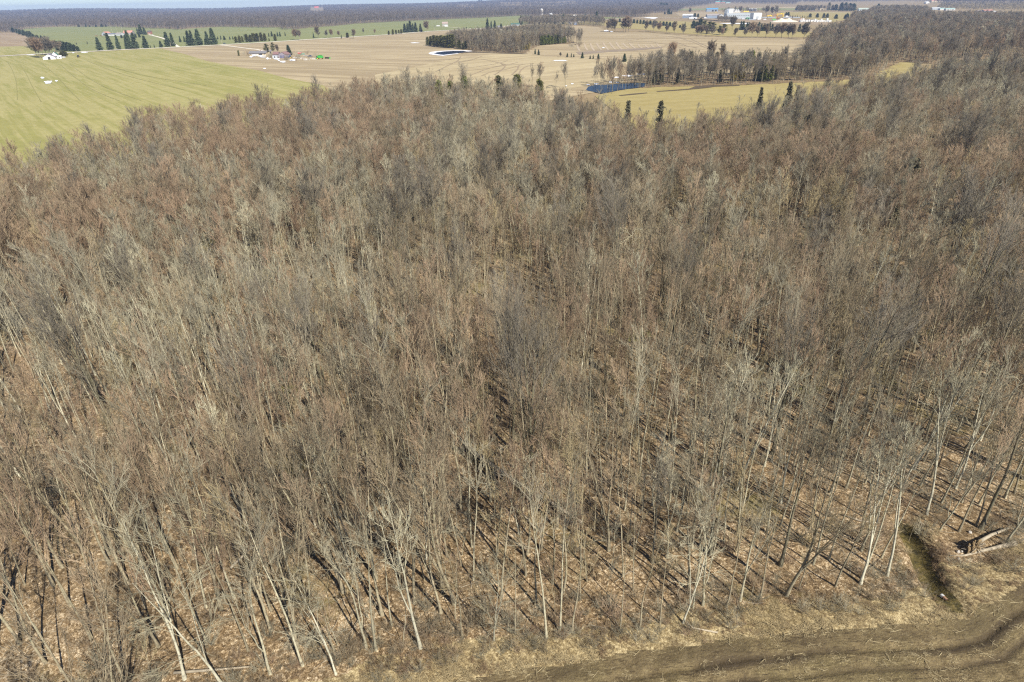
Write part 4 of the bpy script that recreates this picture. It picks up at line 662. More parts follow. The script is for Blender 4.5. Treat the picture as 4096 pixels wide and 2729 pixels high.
for a_, b_ in [((870, 500), (905, 590)), ((965, 485), (1010, 578)), ((1045, 480), (1100, 585)), ((1130, 478), (1195, 572)), ((1215, 470), (1290, 572)), ((1305, 470), (1385, 566)), ((1390, 465), (1470, 566)), ((1480, 480), (1572, 556)), ((1570, 480), (1652, 552)), ((1690, 500), (1742, 547)), ((1780, 505), (1832, 546)), ((1860, 500), (1915, 541)), ((1940, 490), (1997, 536))]:
    m_ = ((a_[0]+b_[0])/2-6, (a_[1]+b_[1])/2+4); ribbon('drain_mark', [zc(9, *a_), zc(9, *m_), zc(9, *b_)], 2.4, M_PALE, .16, 'pale drainage line crossing the stubble')
def arc(z, pts, w_, mat, label, h=.15, n=7):
    """smooth track through the given points"""
    P = [np.array(zc(z, *p)) for p in pts]; out = []
    for i in range(len(P)-1):
        p0, p1, p2, p3 = P[max(i-1, 0)], P[i], P[i+1], P[min(i+2, len(P)-1)]
        for k in range(n):
            t_ = k/n; out.append(tuple(.5*((2*p1)+(-p0+p2)*t_+(2*p0-5*p1+4*p2-p3)*t_*t_+(-p0+3*p1-3*p2+p3)*t_**3)))
    out.append(tuple(P[-1])); ribbon('wheel_track', out, w_, mat, h, label)
for i, pts in enumerate([[(150, 640), (400, 625), (640, 590), (760, 560)], [(200, 655), (450, 645), (700, 610), (850, 575)], [(430, 690), (560, 640), (720, 600), (900, 590)], [(520, 700), (620, 660), (740, 640), (880, 600)], [(300, 570), (480, 545), (600, 560), (760, 600)], [(640, 690), (700, 650), (735, 610), (700, 590)], [(800, 690), (850, 640), (875, 600), (1000, 585)], [(860, 690), (890, 640), (960, 605), (1080, 600)], [(60, 600), (240, 585), (400, 560), (520, 520)], [(100, 660), (220, 600), (300, 560), (330, 520)], [(0, 560), (200, 550), (420, 530), (640, 525)]]):
    arc(3, pts, 1.5, M_TRK, 'curved tractor track on the pale stubble', .15+.004*i)
for i, pts in enumerate([[(0, 400), (150, 380), (300, 395), (520, 440)], [(0, 380), (250, 350), (450, 350), (600, 335)], [(330, 445), (420, 410), (600, 430), (690, 445)], [(530, 360), (640, 395), (740, 440)], [(600, 355), (680, 395), (790, 440)], [(450, 380), (560, 420), (660, 445)], [(0, 330), (200, 325), (400, 335), (560, 360)]]):
    arc(4, pts, 1.6, M_TRK, 'curved tractor track on the far stubble', .15+.004*i)
for i, pts in enumerate([[(60, 560), (110, 640), (150, 760), (160, 920)], [(190, 600), (240, 680), (300, 800), (380, 940)], [(380, 580), (520, 700), (640, 830), (740, 930)], [(560, 600), (700, 720), (860, 830), (1100, 930)], [(640, 590), (790, 700), (960, 800), (1300, 930)], [(800, 560), (1000, 640), (1250, 720), (1700, 830)], [(870, 560), (1080, 630), (1350, 700), (1900, 790)], [(1100, 640), (1400, 655), (1750, 640), (2000, 600)]]):
    arc(1, pts, .55, M_TRK2, 'faint dark wheel line in the yellow green field', .1+.004*i)
# ------------------------------------------------------------------ straw and dead grass near the wood
def sticks(seed, n, L, rad, up, spread, mat, name):
    g = np.random.default_rng(seed); a_ = g.uniform(0, 6.28, n); S = np.stack([g.normal(0, spread, n), g.normal(0, spread, n), np.full(n, .02)], -1); D = np.stack([np.cos(a_), np.sin(a_), g.uniform(*up, n)], -1)
    P, Rr = grow(S, D, g.uniform(.5, 1.2, n)*L, np.full(n, rad), 2, -.12, .12, g, .4); B = Bag(); B.tube(P, Rr, 3); v, q_ = B.get(); v[:, 2] = np.maximum(v[:, 2], 0); return source('s', mesh_np(name, v, [q_], [mat]))
M_STRAW = plain('pale_straw', (.52, .43, .25), .8, .2, 3); M_HAY = plain('dead_grass_blades', (.40, .32, .18), .9, .25, 3); M_HAY2 = plain('brown_weeds', (.27, .19, .11), .9, .25, 3)
st_ = [sticks(400, 5, .55, .014, (0, .15), .16, M_STRAW, 'straw'), sticks(401, 9, .4, .013, (0, .2), .25, M_STRAW, 'straw'), sticks(402, 3, .9, .017, (0, .1), .1, M_STRAW, 'straw')]
tf_ = [sticks(410, 34, .55, .011, (.3, 2), .13, M_HAY, 'tuft'), sticks(411, 40, .75, .012, (.2, 1.2), .2, M_HAY, 'tuft'), sticks(412, 30, .6, .011, (.5, 2.5), .14, M_HAY2, 'weeds')]
g = np.random.default_rng(8); X, Y = jitter([(-80, 0), (104, 8), (104, 80), (-80, 80)], .42, 61, 1); e, al = seg_dist(X, Y, FE); k = in_view(X, Y, 1, 100) & (e > -1.2) & (e < 40)
pr = .07+.45*np.clip(vnoise(X, Y, 2.4)-.62, 0, 1)*2+.75*np.exp(-((e+.1)/.55)**2)*np.clip(vnoise(al, al*0, 3)*2-.5, .05, 1)+.25*np.exp(-((e-3.1)/.4)**2)*(vnoise(al, al*0+9, 4) > .5); k &= g.random(len(X)) < pr; X = X[k]; Y = Y[k]; n = len(X)
gn_scatter('straw', np.stack([X, Y, near_z(X, Y)+.015], -1), g.integers(0, 3, n), np.stack([np.zeros(n), np.zeros(n), g.uniform(0, 6.28, n)], -1), np.stack([g.uniform(.5, 1.3, n)]*3, -1), st_, 'pale straw litter strewn on the dark tilled soil')
X, Y = jitter([(-80, 0), (104, 8), (104, 80), (-80, 80)], .6, 62, 1); e, al = seg_dist(X, Y, FE); md_ = inpoly(X, Y, PX([(3700, 2250), (3790, 2255), (3960, 2240), (4300, 2160), (4600, 2160), (4600, 2700), (3700, 2700)]))
k = in_view(X, Y, 1, 100) & (e < .1) & ((e > -3.6) | md_ | (np.abs(np.abs(seg_dist(X, Y, DITCH)[0])-2) < 1)) & (np.abs(seg_dist(X, Y, DITCH)[0]) > 1.0) & (vnoise(X, Y, 1.7) > .35); X = X[k]; Y = Y[k]; n = len(X); print('tufts', n)
gn_scatter('dead_grass', np.stack([X, Y, near_z(X, Y)], -1), np.where(vnoise(X, Y, 3.1) > .6, 2, g.integers(0, 2, n)), np.stack([g.normal(0, .2, n), g.normal(0, .2, n), g.uniform(0, 6.28, n)], -1), np.stack([g.uniform(.5, 1.2, n)]*3, -1), tf_, 'flattened dead grass tufts between wood and tilled field')
# ------------------------------------------------------------------ solid shapes for buildings and machines
class Mesh:
    def __init__(s): s.bm = bmesh.new()
    def box(s, c, d, rz=0, rx=0, ry=0, taper=1.0):
        r = bmesh.ops.create_cube(s.bm, size=1)['verts']; Mx = Matrix.Translation(c)@Euler((rx, ry, rz)).to_matrix().to_4x4()
        for v in r:
            k = taper if v.co.z > 0 else 1; v.co = Mx@Vector((v.co.x*d[0]*k, v.co.y*d[1]*k, v.co.z*d[2]))
        return s
    def cyl(s, c, r, h, axis='z', r2=None, seg=14):
        q_ = bmesh.ops.create_cone(s.bm, segments=seg, radius1=r, radius2=r if r2 is None else r2, depth=h, cap_ends=True)['verts']; E_r = {'z': (0, 0, 0), 'x': (0, math.pi/2, 0), 'y': (math.pi/2, 0, 0)}[axis]; Mx = Matrix.Translation(c)@Euler(E_r).to_matrix().to_4x4()
        for v in q_: v.co = Mx@v.co
        return s
    def prism(s, pts, x0, x1):
        """pts in the y-z plane, pushed from x0 to x1"""
        a = [s.bm.verts.new((x0, y, z)) for y, z in pts]; b = [s.bm.verts.new((x1, y, z)) for y, z in pts]; n = len(pts); s.bm.faces.new(a[::-1]); s.bm.faces.new(b)
        for i in range(n): s.bm.faces.new((a[i], a[(i+1) % n], b[(i+1) % n], b[i]))
        return s
    def beam(s, p, q_, w_):
        p = Vector(p); q_ = Vector(q_); d = q_-p; r = bmesh.ops.create_cube(s.bm, size=1)['verts']; Mx = Matrix.Translation((p+q_)/2)@d.to_track_quat('Z', 'Y').to_matrix().to_4x4()
        for v in r: v.co = Mx@Vector((v.co.x*w_, v.co.y*w_, v.co.z*d.length))
        return s
    def out(s, name, mat, parent=None, bev=0.0):
        bmesh.ops.recalc_face_normals(s.bm, faces=s.bm.faces)
        if bev: bmesh.ops.bevel(s.bm, geom=list(s.bm.edges), offset=bev, segments=1, affect='EDGES')
        me = bpy.data.meshes.new(name); s.bm.to_mesh(me); s.bm.free(); me.materials.append(mat); return link(name, me, parent)
def metal(name, c, ribs=True): return plain(name, c, .45, .08, .6, .0, .5)
M_GLASS = plain('dark_glass', (.03, .04, .05), .1, .1, 1, 0, .6); M_BLACK = plain('black_rubber', (.025, .025, .025), .8)
M_W = plain('white_paint', (.62, .62, .60), .6, .06); M_WOODP = plain('weathered_pole', (.36, .30, .23), .9)
def place(z, x, y): return G(*zc(z, x, y))
def spanm(z, x0, x1, y):
    """metres between two columns of the survey sheet at the ground row y"""
    p = place(z, (x0+x1)/2, y); return abs(x1-x0)*Z[z][2]/4/FPX*float(np.array([p[0], p[1], -CAM_H])@FW)
def building(name, z, x0, x1, yb, depth, wh, rh, rz, wall, roof, label, cat='building', group=None, ridge='x', wins=5, doors=(), chimney=False, flat=False, over=.4, side_doors=()):
    """a hipless gabled (or flat) building; its near long wall spans columns x0..x1 at ground row yb"""
    L = spanm(z, x0, x1, yb); p = place(z, (x0+x1)/2, yb); q_ = np.array([p[0]-math.sin(rz)*depth/2, p[1]+math.cos(rz)*depth/2])
    b = empty(name, (q_[0], q_[1], ground_z(*q_)), rz, label, cat, group); hx, hy = L/2, depth/2
    W_ = Mesh()
    if flat: W_.box((0, 0, wh/2), (L, depth, wh)).out('wall', wall, b); Mesh().box((0, 0, wh+.12), (L+over, depth+over, .24)).out('roof', roof, b)
    elif ridge == 'x':
        W_.prism([(-hy, 0), (hy, 0), (hy, wh), (0, wh+rh), (-hy, wh)], -hx, hx).out('wall', wall, b); k = over*rh/hy
        Mesh().prism([(-hy-over, wh-k+.04), (0, wh+rh+.04), (hy+over, wh-k+.04), (hy+over, wh-k+.2), (0, wh+rh+.22), (-hy-over, wh-k+.2)], -hx-over, hx+over).out('roof', roof, b)
    else:
        W_.prism([(-hx, 0), (hx, 0), (hx, wh), (0, wh+rh), (-hx, wh)], -hy, hy); k = over*rh/hx
        o_ = W_.out('wall', wall, b); o_.rotation_euler = (0, 0, math.pi/2)
        o_ = Mesh().prism([(-hx-over, wh-k+.04), (0, wh+rh+.04), (hx+over, wh-k+.04), (hx+over, wh-k+.2), (0, wh+rh+.22), (-hx-over, wh-k+.2)], -hy-over, hy+over).out('roof', roof, b); o_.rotation_euler = (0, 0, math.pi/2)
    sc_w = max(1.0, wh/3.0)
    for i in range(wins):
        xx = -hx+L*(i+.5)/wins
        if any(abs(xx-d_[0]*hx) < (d_[1]/2+.7) for d_ in doors): continue
        f = Mesh().box((xx, -hy-.03, wh*.58), (1.3*sc_w**.5, .12, 1.0*sc_w**.5)).out('window', M_W, b); Mesh().box((xx, -hy-.1, wh*.58), (1.05*sc_w**.5, .06, .78*sc_w**.5)).out('pane', M_GLASS, f)
    for fx_, w_, h_, m_ in doors:
        Mesh().box((fx_*hx, -hy-.05, h_/2), (w_, .14, h_)).out('door', m_, b)
    for sd, fy_, w_, h_, m_ in side_doors: Mesh().box((sd*(hx+.05), fy_*hy, h_/2), (.14, w_, h_)).out('door', m_, b)
    if chimney: Mesh().box((hx*.3, hy*.1, wh+rh), (.8, .8, 1.8)).out('chimney', plain('chimney_brick', (.30, .16, .11), .9), b)
    return b, L
GREY_ROOF = plain('grey_shingles', (.17, .165, .17), .9, .15, 2); BRICK = plain('buff_brick', (.50, .42, .28), .9, .12, 2); SILVER = metal('galvanised_steel', (.50, .52, .54)); BLUEG = metal('blue_grey_cladding', (.24, .29, .36)); BLUE = metal('blue_roof_sheet', (.10, .30, .50)); RUST = plain('rusty_roof', (.22, .13, .12), .8, .25, 1.5)
PURP = plain('weathered_purple_boards', (.27, .24, .27), .9, .25, 2); LGREY = metal('light_grey_cladding', (.40, .44, .47)); DGREEN = metal('green_roof', (.08, .15, .11)); TEAL = metal('teal_roof', (.12, .36, .32)); PINK = plain('faded_red_roof', (.44, .22, .17), .8, .2, 1.5); DARKM = plain('dark_opening', (.04, .04, .045), .9); TAUPE = plain('taupe_roof', (.30, .27, .25), .85, .1, 1)
STONE = plain('grey_stone_wall', (.36, .34, .29), .95, .2, 3)
# farmstead on the stubble
building('ranch_house', 12, 232, 610, 372, 9, 2.9, 1.9, R(3), BRICK, GREY_ROOF, 'long buff brick bungalow with grey shingle roof on the stubble', 'house', wins=6, doors=[(-.05, 1.1, 2.1, M_W), (.35, 3.6, 2.2, DARKM)], chimney=True, over=.8)
building('garage', 12, 668, 738, 322, 6, 2.4, 1.4, R(3), BRICK, GREY_ROOF, 'small buff garage behind the ragged pine', 'garage', wins=0, doors=[(.5, 2.2, 2, DARKM)])
building('barn', 12, 908, 1100, 430, 13, 3.6, 2.6, R(-6), PURP, RUST, 'weathered purple grey barn with rusty roof and wide gable', 'barn', ridge='y', wins=0, doors=[(-.35, 2.2, 2.8, plain('blue_grey_door', (.13, .13, .20), .8)), (.3, 2.6, 2.8, plain('blue_tarp', (.12, .14, .34), .7))], over=.35)
building('barn_wing', 12, 775, 900, 395, 8, 2.6, 2.2, R(-6), PURP, RUST, 'low rusty roofed wing joined to the purple barn', 'barn', wins=0)
building('shed', 12, 768, 876, 432, 3.5, 2.5, .3, R(-4), SILVER, SILVER, 'small silver metal shed with a dark door by the barn', 'shed', wins=0, doors=[(.0, 1.0, 2.0, DARKM)], flat=True)
def fence(z, x0, x1, y0, y1, h, label, mat, npost=8):
    p = place(z, x0, y0); q_ = place(z, x1, y1); f = empty('fence', (*((p+q_)/2), 0), math.atan2(q_[1]-p[1], q_[0]-p[0]), label, 'fence'); L = float(np.linalg.norm(q_-p))
    for i in range(npost+1): Mesh().box((-L/2+L*i/npost, .08, h/2), (.16, .14, h)).out('post', mat, f)
    for k in (.28, .62, .93): Mesh().box((0, 0, h*k), (L, .04, h*.22)).out('rail', mat, f)
fence(12, 412, 612, 388, 386, 1.3, 'low white board fence before the bungalow', M_W)
fence(12, 1100, 1270, 470, 468, 1.0, 'grey rail fence at the lower edge of the farmyard', M_WOODP, 9)
def wheel(b, x, y, r, w_, rim): 
    o_ = Mesh().cyl((x, y, r), r, w_, 'y', seg=16).out('wheel', M_BLACK, b); Mesh().cyl((x, y, r), r*.55, w_+.06, 'y', seg=12).out('rim', rim, o_)
def car(z, x, y, rz, paint, label, cat='car', kind='car', L=4.6):
    p = place(z, x, y); b = empty({'car': 'parked_car', 'pickup': 'pickup_truck', 'van': 'van'}[kind], (*p, ground_z(*p)+(.12 if kind == 'car' else .05)), rz, label, cat); w_ = 1.85; m = Mesh(); k = L/4.6
    if kind == 'van': prof = [(-2.3, .45), (2.3, .45), (2.3, 1.1), (1.9, 1.25), (1.2, 2.2), (-2.3, 2.25)]
    elif kind == 'pickup': prof = [(-2.5, .5), (2.5, .5), (2.5, 1.05), (1.3, 1.15), (.8, 1.8), (-.5, 1.85), (-.7, 1.15), (-2.5, 1.15)]
    else: prof = [(-2.25, .35), (2.25, .35), (2.25, .8), (1.2, .95), (.5, 1.45), (-1.2, 1.45), (-1.8, .98), (-2.25, .95)]
    m.prism([(a_*k, c_) for a_, c_ in prof], -w_/2, w_/2); o_ = m.out('body', paint, b, .05); o_.rotation_euler = (0, 0, -math.pi/2); top = max(c_ for _, c_ in prof)
    Mesh().box((.0 if kind != 'van' else .9, 0, top-.3), ((1.5 if kind != 'van' else 1.3)*k, w_+.03, .3), taper=.9).out('side_window', M_GLASS, b)
    for sx in (-1.45, 1.45):
        for sy in (-.85, .85): wheel(b, sx*k, sy, .35, .24, SILVER)
    for sy in (-.65, .65): Mesh().box((2.27*k, sy, .72), (.06, .32, .16)).out('headlight', M_W, b)
    return b
NAVY = plain('navy_paint', (.03, .045, .10), .3, .05, 1, 0, .5); CHAR = plain('charcoal_paint', (.04, .04, .05), .3, .05, 1, 0, .5); CWHITE = plain('white_car_paint', (.66, .66, .66), .3, .03, 1, 0, .5); RED = plain('red_paint', (.55, .02, .02), .4, .08); GRN = plain('green_machine_paint', (.05, .36, .05), .4, .1); YEL = plain('yellow_paint', (.75, .52, .03), .5, .08); TRB = plain('blue_tractor_paint', (.04, .13, .35), .4, .08)
car(1, 2065, 404, way((860, 181), (960, 176)), NAVY, 'dark blue car driving along the gravel road')
car(12, 1650, 400, R(5), NAVY, 'dark blue pickup parked between red wagon and combine', 'pickup', 'pickup', 5.2)
car(10, 467, 357, R(5), CHAR, 'black car parked left of the white trailer by the stone house')
def camper(z, x, y, rz, label, L=5.5, name='camper_trailer'):
    p = place(z, x, y); b = empty(name, (*p, 0), rz, label, 'trailer'); Mesh().box((0, 0, 1.65), (L, 2.3, 2.1)).out('body', CWHITE, b, .12); wheel(b, 0, -1.02, .36, .22, SILVER); wheel(b, 0, 1.02, .36, .22, SILVER)
    for xx in (-L*.28, L*.2): Mesh().box((xx, -1.17, 1.9), (1.0, .05, .6)).out('window', M_GLASS, b)
    Mesh().box((-L*.02, -1.17, 1.4), (.65, .05, 1.6)).out('door', M_W, b); Mesh().beam((L/2, 0, .6), (L/2+1.2, 0, .5), .12).out('tow_bar', M_BLACK, b)
camper(12, 342, 398, R(70), 'white camper trailer parked before the bungalow', 5.5)
camper(10, 513, 357, R(4), 'long white trailer parked left of the stone house', 8)
def tractor(z, x, y, rz, paint, label, cabm=None):
    p = place(z, x, y); b = empty('tractor', (*p, ground_z(*p)), rz, label, 'tractor'); Mesh().box((1.1, 0, 1.35), (2.3, .85, .8)).out('hood', paint, b, .08); Mesh().box((-.8, 0, 1.1), (1.7, 1.0, .7)).out('chassis', paint, b)
    c_ = Mesh().box((-.75, 0, 2.15), (1.5, 1.4, 1.3), taper=.9).out('cab', M_GLASS, b); Mesh().box((-.75, 0, 2.88), (1.7, 1.6, .16)).out('cab_roof', cabm or paint, c_)
    for sy in (-1, 1): wheel(b, -1.1, sy*.95, .85, .5, YEL); wheel(b, 1.7, sy*.85, .52, .35, YEL)
    Mesh().cyl((1.2, .3, 2.1), .06, .9).out('exhaust_pipe', M_BLACK, b)
tractor(12, 1172, 428, R(185), TRB, 'blue tractor parked right of the purple barn')
def wagon(z, x, y, rz, label):
    p = place(z, x, y); b = empty('grain_wagon', (*p, ground_z(*p)), rz, label, 'wagon'); Mesh().box((0, 0, 1.9), (3.6, 2.4, 1.5), taper=1.15).out('hopper', RED, b); Mesh().box((0, 0, 2.75), (4.1, 2.8, .2)).out('cover', M_W, b); Mesh().box((0, 0, 1.0), (2.6, 1.6, .5)).out('frame', RED, b)
    for sx in (-1.3, 1.3):
        for sy in (-1, 1): wheel(b, sx, sy*1.0, .5, .3, M_W)
    Mesh().beam((1.8, 0, .8), (3.4, 0, .6), .12).out('tow_bar', RED, b)
wagon(12, 1412, 350, R(0), 'red grain wagon with white cover behind the yard')
def planter(z, x, y, rz, label):
    p = place(z, x, y); b = empty('planter', (*p, ground_z(*p)), rz, label, 'farm implement'); tq_ = plain('turquoise_paint', (.04, .38, .30), .5); Mesh().box((0, 0, .7), (5, .3, .3)).out('frame', tq_, b)
    for i in range(5): Mesh().box((-2+i, .1, 1.15), (.75, .8, .55), taper=.8).out('seed_box', tq_, b)
    for sx in (-1.6, 1.6): wheel(b, sx, -.4, .4, .25, M_W)
planter(12, 1478, 352, R(2), 'turquoise seed planter beside the red wagon')
def combine(z, x, y, rz, label):
    p = place(z, x, y); b = empty('combine_harvester', (*p, ground_z(*p)), rz, label, 'combine harvester'); bd = Mesh().prism([(-3.6, 1.3), (2.4, 1.2), (2.4, 3.2), (-1.5, 3.4), (-3.6, 2.9)], -1.4, 1.4).out('body', GRN, b, .06); bd.rotation_euler = (0, 0, -math.pi/2)
    c_ = Mesh().box((3.0, 0, 2.75), (1.4, 1.7, 1.6), taper=.92).out('cab', M_GLASS, b); Mesh().box((3.0, 0, 3.62), (1.6, 1.9, .15)).out('cab_roof', GRN, c_)
    Mesh().box((-.5, 0, 3.75), (3.0, 2.7, .7), taper=1.2).out('grain_tank', GRN, b); Mesh().beam((2.5, 0, 1.7), (4.6, 0, .7), .9).out('feeder_house', GRN, b); Mesh().beam((1.8, -1.3, 3.6), (-5.2, -1.6, 4.1), .34).out('unloading_auger', GRN, b); Mesh().box((-.4, -1.42, 1.75), (5.2, .05, .25)).out('stripe', YEL, b)
    for sy in (-1, 1): wheel(b, 2.0, sy*1.5, .95, .6, YEL); wheel(b, -2.6, sy*1.3, .6, .4, YEL)
combine(12, 1885, 455, R(178), 'green combine harvester with yellow wheels at the yard end')
def header(z, x, y, rz, label):
    p = place(z, x, y); b = empty('combine_header', (*p, ground_z(*p)), rz, label, 'farm implement'); Mesh().box((0, 0, .8), (6.4, .5, 1.1)).out('frame', GRN, b); Mesh().box((0, -.9, .3), (6.4, 1.4, .25)).out('deck', M_BLACK, b); Mesh().cyl((0, -.8, 1.15), .42, 6.0, 'x', seg=6).out('reel', M_BLACK, b)
    for sx in (-3.3, 3.3): Mesh().box((sx, -.5, .6), (.2, 2.0, 1.1)).out('end_panel', GRN, b)
header(12, 2070, 440, R(-28), 'green and black combine header lying right of the combine')
def trailer(z, x, y, rz, label):
    p = place(z, x, y); b = empty('flat_trailer', (*p, ground_z(*p)), rz, label, 'trailer'); Mesh().box((0, 0, .75), (5.5, 2.1, .2)).out('deck', SILVER, b)
    for sx in (-.5, .5):
        for sy in (-1, 1): wheel(b, sx, sy*.95, .36, .22, M_W)
    Mesh().beam((2.7, 0, .7), (4, 0, .6), .12).out('tow_bar', M_BLACK, b)
trailer(12, 1545, 378, R(2), 'grey flat trailer left of the dark blue pickup')
# rubble and brush in the yard
g = np.random.default_rng(12); B_ = Mesh()
for i in range(170):
    cx_, cy_ = g.choice([0, 1, 2, 3]), 0; base = [(1450, 435), (1720, 450), (1560, 470), (1300, 420)][cx_]; x_ = base[0]+g.normal(0, 38); y_ = base[1]+g.normal(0, 8); p = place(12, x_, y_); s_ = g.uniform(.3, 1.1); B_.box((p[0], p[1], s_*.3), (s_, s_*g.uniform(.6, 1.2), s_*.7), rz=g.uniform(0, 3), rx=g.uniform(-.4, .4), taper=.7)
tag(B_.out('rubble', plain('broken_concrete', (.46, .43, .38), .95, .2, 2)), 'heaps of pale broken concrete in the farmyard', kind='stuff')
YB = [(720, 415, 1.6), (745, 420, 1.3), (1085, 470, 1.6), (1110, 480, 1.5), (1060, 465, 1.2), (1375, 430, 1.9), (1395, 440, 1.7), (1340, 425, 1.3), (1770, 400, 1.4), (1580, 330, 1.3), (1640, 465, 1.0), (1480, 470, .9), (180, 360, 1.6), (205, 358, 1.4), (95, 345, 1.1), (1330, 500, .8), (1240, 350, 1.0)]; YB.sort()
for i, (x_, y_, s_) in enumerate(YB):
    p = place(12, x_, y_); o_ = link('bare_shrub', bs[i % 4].data); o_.location = (*p, 0); o_.scale = (s_*1.5, s_*1.5, s_*1.6); o_ordinal = ordinal(i, len(YB)); tag(o_, (f'{o_ordinal} of the leafless shrubs in the farmyard' if 'most' in o_ordinal else f'{o_ordinal} leafless shrub from the left in the farmyard'), 'shrub', 'leafless farmyard shrubs')
def pole(z, x, yb, yt, label, arm=True):
    xx, yy = zc(z, x, yb); _, y2 = zc(z, x, yt); p = G(xx, yy); h = max(8., height_for(xx, yy, y2)); b = empty('utility_pole', (*p, 0), way((879, 180), (1552, 139)), label, 'pole', 'wooden utility poles'); Mesh().cyl((0, 0, h/2), .24, h, r2=.15, seg=8).out('shaft', M_WOODP, b)
    if arm: Mesh().box((0, 0, h-.7), (.14, 2.4, .14)).out('crossarm', M_WOODP, b)
pole(12, 1310, 355, 203, 'wooden utility pole right of the dark farm spruce')
for z_, x_, yb_, yt_, ph in [(1, 1070, 461, 408, 'between the tall spruces on the left'), (1, 1575, 440, 388, 'below the two spruces at the lane'), (1, 2045, 410, 372, 'near the driving car'), (2, 322, 390, 348, 'before the cedar hedge'), (2, 690, 372, 330, 'below the paired bare trees'), (10, 467, 425, 380, 'below the black car'), (10, 1013, 378, 328, 'right of the small road bushes'), (10, 1462, 350, 305, 'before the silo grove'), (1, 715, 515, 470, 'at the left farm gate'), (9, 2229, 130, 95, 'left of the white roofed blue shed'), (3, 2240, 160, 130, 'on the far straight of the road')]:
    pole(z_, x_, yb_, yt_, 'wooden utility pole '+ph)
# left farm
building('shed', 8, 302, 470, 466, 12, 2.8, 3.2, R(26), M_W, plain('purple_grey_roof', (.20, .17, .22), .8), 'low white gabled shed at the left farm', 'shed', ridge='y', wins=0, doors=[(.0, 2.6, 3.0, DARKM)])
building('farmhouse', 8, 440, 522, 455, 9, 4.4, 3.6, R(26), M_W, plain('green_shingles', (.05, .17, .12), .8), 'white two storey farmhouse with green roof', 'house', ridge='y', wins=2, doors=[(0., 1.1, 2.2, DARKM)], chimney=True)
building('lean_to', 8, 522, 575, 452, 5, 2.4, 1.0, R(26), M_W, M_W, 'small white lean-to right of the white farmhouse', 'shed', wins=1)
building('shed', 8, 640, 700, 325, 6, 2.4, 1.0, R(-5), SILVER, M_W, 'pale roofed shed behind the olive dome shrub', 'shed', wins=0, doors=[(0, 2, 2, DARKM)])
tractor(8, 845, 432, R(95), CHAR, 'small dark tractor standing right of the left farm')
car(8, 612, 440, R(10), CWHITE, 'white car below the olive dome shrub')
# red roofed farm
building('barn', 8, 1200, 1292, 88, 14, 3.8, 3.6, R(-14), LGREY, PINK, 'grey barn with faded red roof, leftmost of the far farm', 'barn', ridge='y', wins=0, doors=[(0, 4, 3.6, DARKM)], side_doors=[])
building('long_shed', 8, 1256, 1420, 92, 10, 3.2, 1.6, R(-4), M_W, plain('slate_roof', (.14, .15, .19), .8), 'long white shed with slate roof at the far farm', 'shed', wins=8)
building('long_shed', 8, 1425, 1505, 90, 12, 3.6, 2.0, R(-4), SILVER, TAUPE, 'taupe roofed shed in the middle of the far farm', 'shed', wins=4)
building('barn', 8, 1548, 1680, 78, 14, 4.2, 4.2, R(4), plain('grey_boards', (.34, .31, .30), .9), PINK, 'large barn with faded red roof at the far farm', 'barn', wins=3, doors=[(0, 4, 3.6, DARKM)])
building('farmhouse', 8, 1925, 1975, 68, 8, 4.5, 2.6, R(0), plain('red_brick', (.33, .14, .10), .9), plain('dark_shingles', (.10, .09, .09), .9), 'dark red brick house right of the far farm spruces', 'house', wins=3, doors=[(0, 1.1, 2.2, M_W)], chimney=True)
car(8, 2003, 88, R(-15), CWHITE, 'white car on the lane to the red roofed farm')
for i, (x_, y_) in enumerate([(1115, 98), (1135, 100), (1185, 92), (1205, 98)]):
    p = place(8, x_, y_); o_ = Mesh().cyl((0, 0, .8), .85, 1.5, 'x', seg=18).out('hay_bale', plain('old_hay', (.22, .12, .08), .95)); o_.location = (*p, 0); tag(o_, f'{ORD[i]} dark round bale from the left beside the far farm', 'hay bale', 'round bales')
# stone house and its neighbours
building('stone_house', 10, 570, 645, 353, 9, 5.6, 3.6, R(6), STONE, plain('brown_shingles', (.33, .26, .22), .9), 'lone two storey grey stone house on the green field', 'house', wins=4, doors=[(0, 1.2, 2.4, DARKM)], chimney=True)
building('porch', 10, 600, 645, 360, 2.5, 2.6, .8, R(6), M_W, M_W, 'white porch before the stone house', 'porch', wins=3)
building('farmhouse', 10, 1322, 1382, 400, 9, 4.2, 3.2, R(18), LGREY, GREY_ROOF, 'pale house with grey roof beside the spruces above the woodlot', 'house', wins=3, chimney=True)
building('shed', 10, 1325, 1384, 430, 8, 3.0, 1.8, R(12), M_W, M_W, 'white shed below the grey roofed house', 'shed', wins=0, doors=[(0, 2.4, 2.2, DARKM)])
building('long_barn', 10, 1495, 1612, 350, 14, 3.2, 2.4, R(4), LGREY, DGREEN, 'long low barn with dark green roof behind the cedars', 'barn', wins=5)
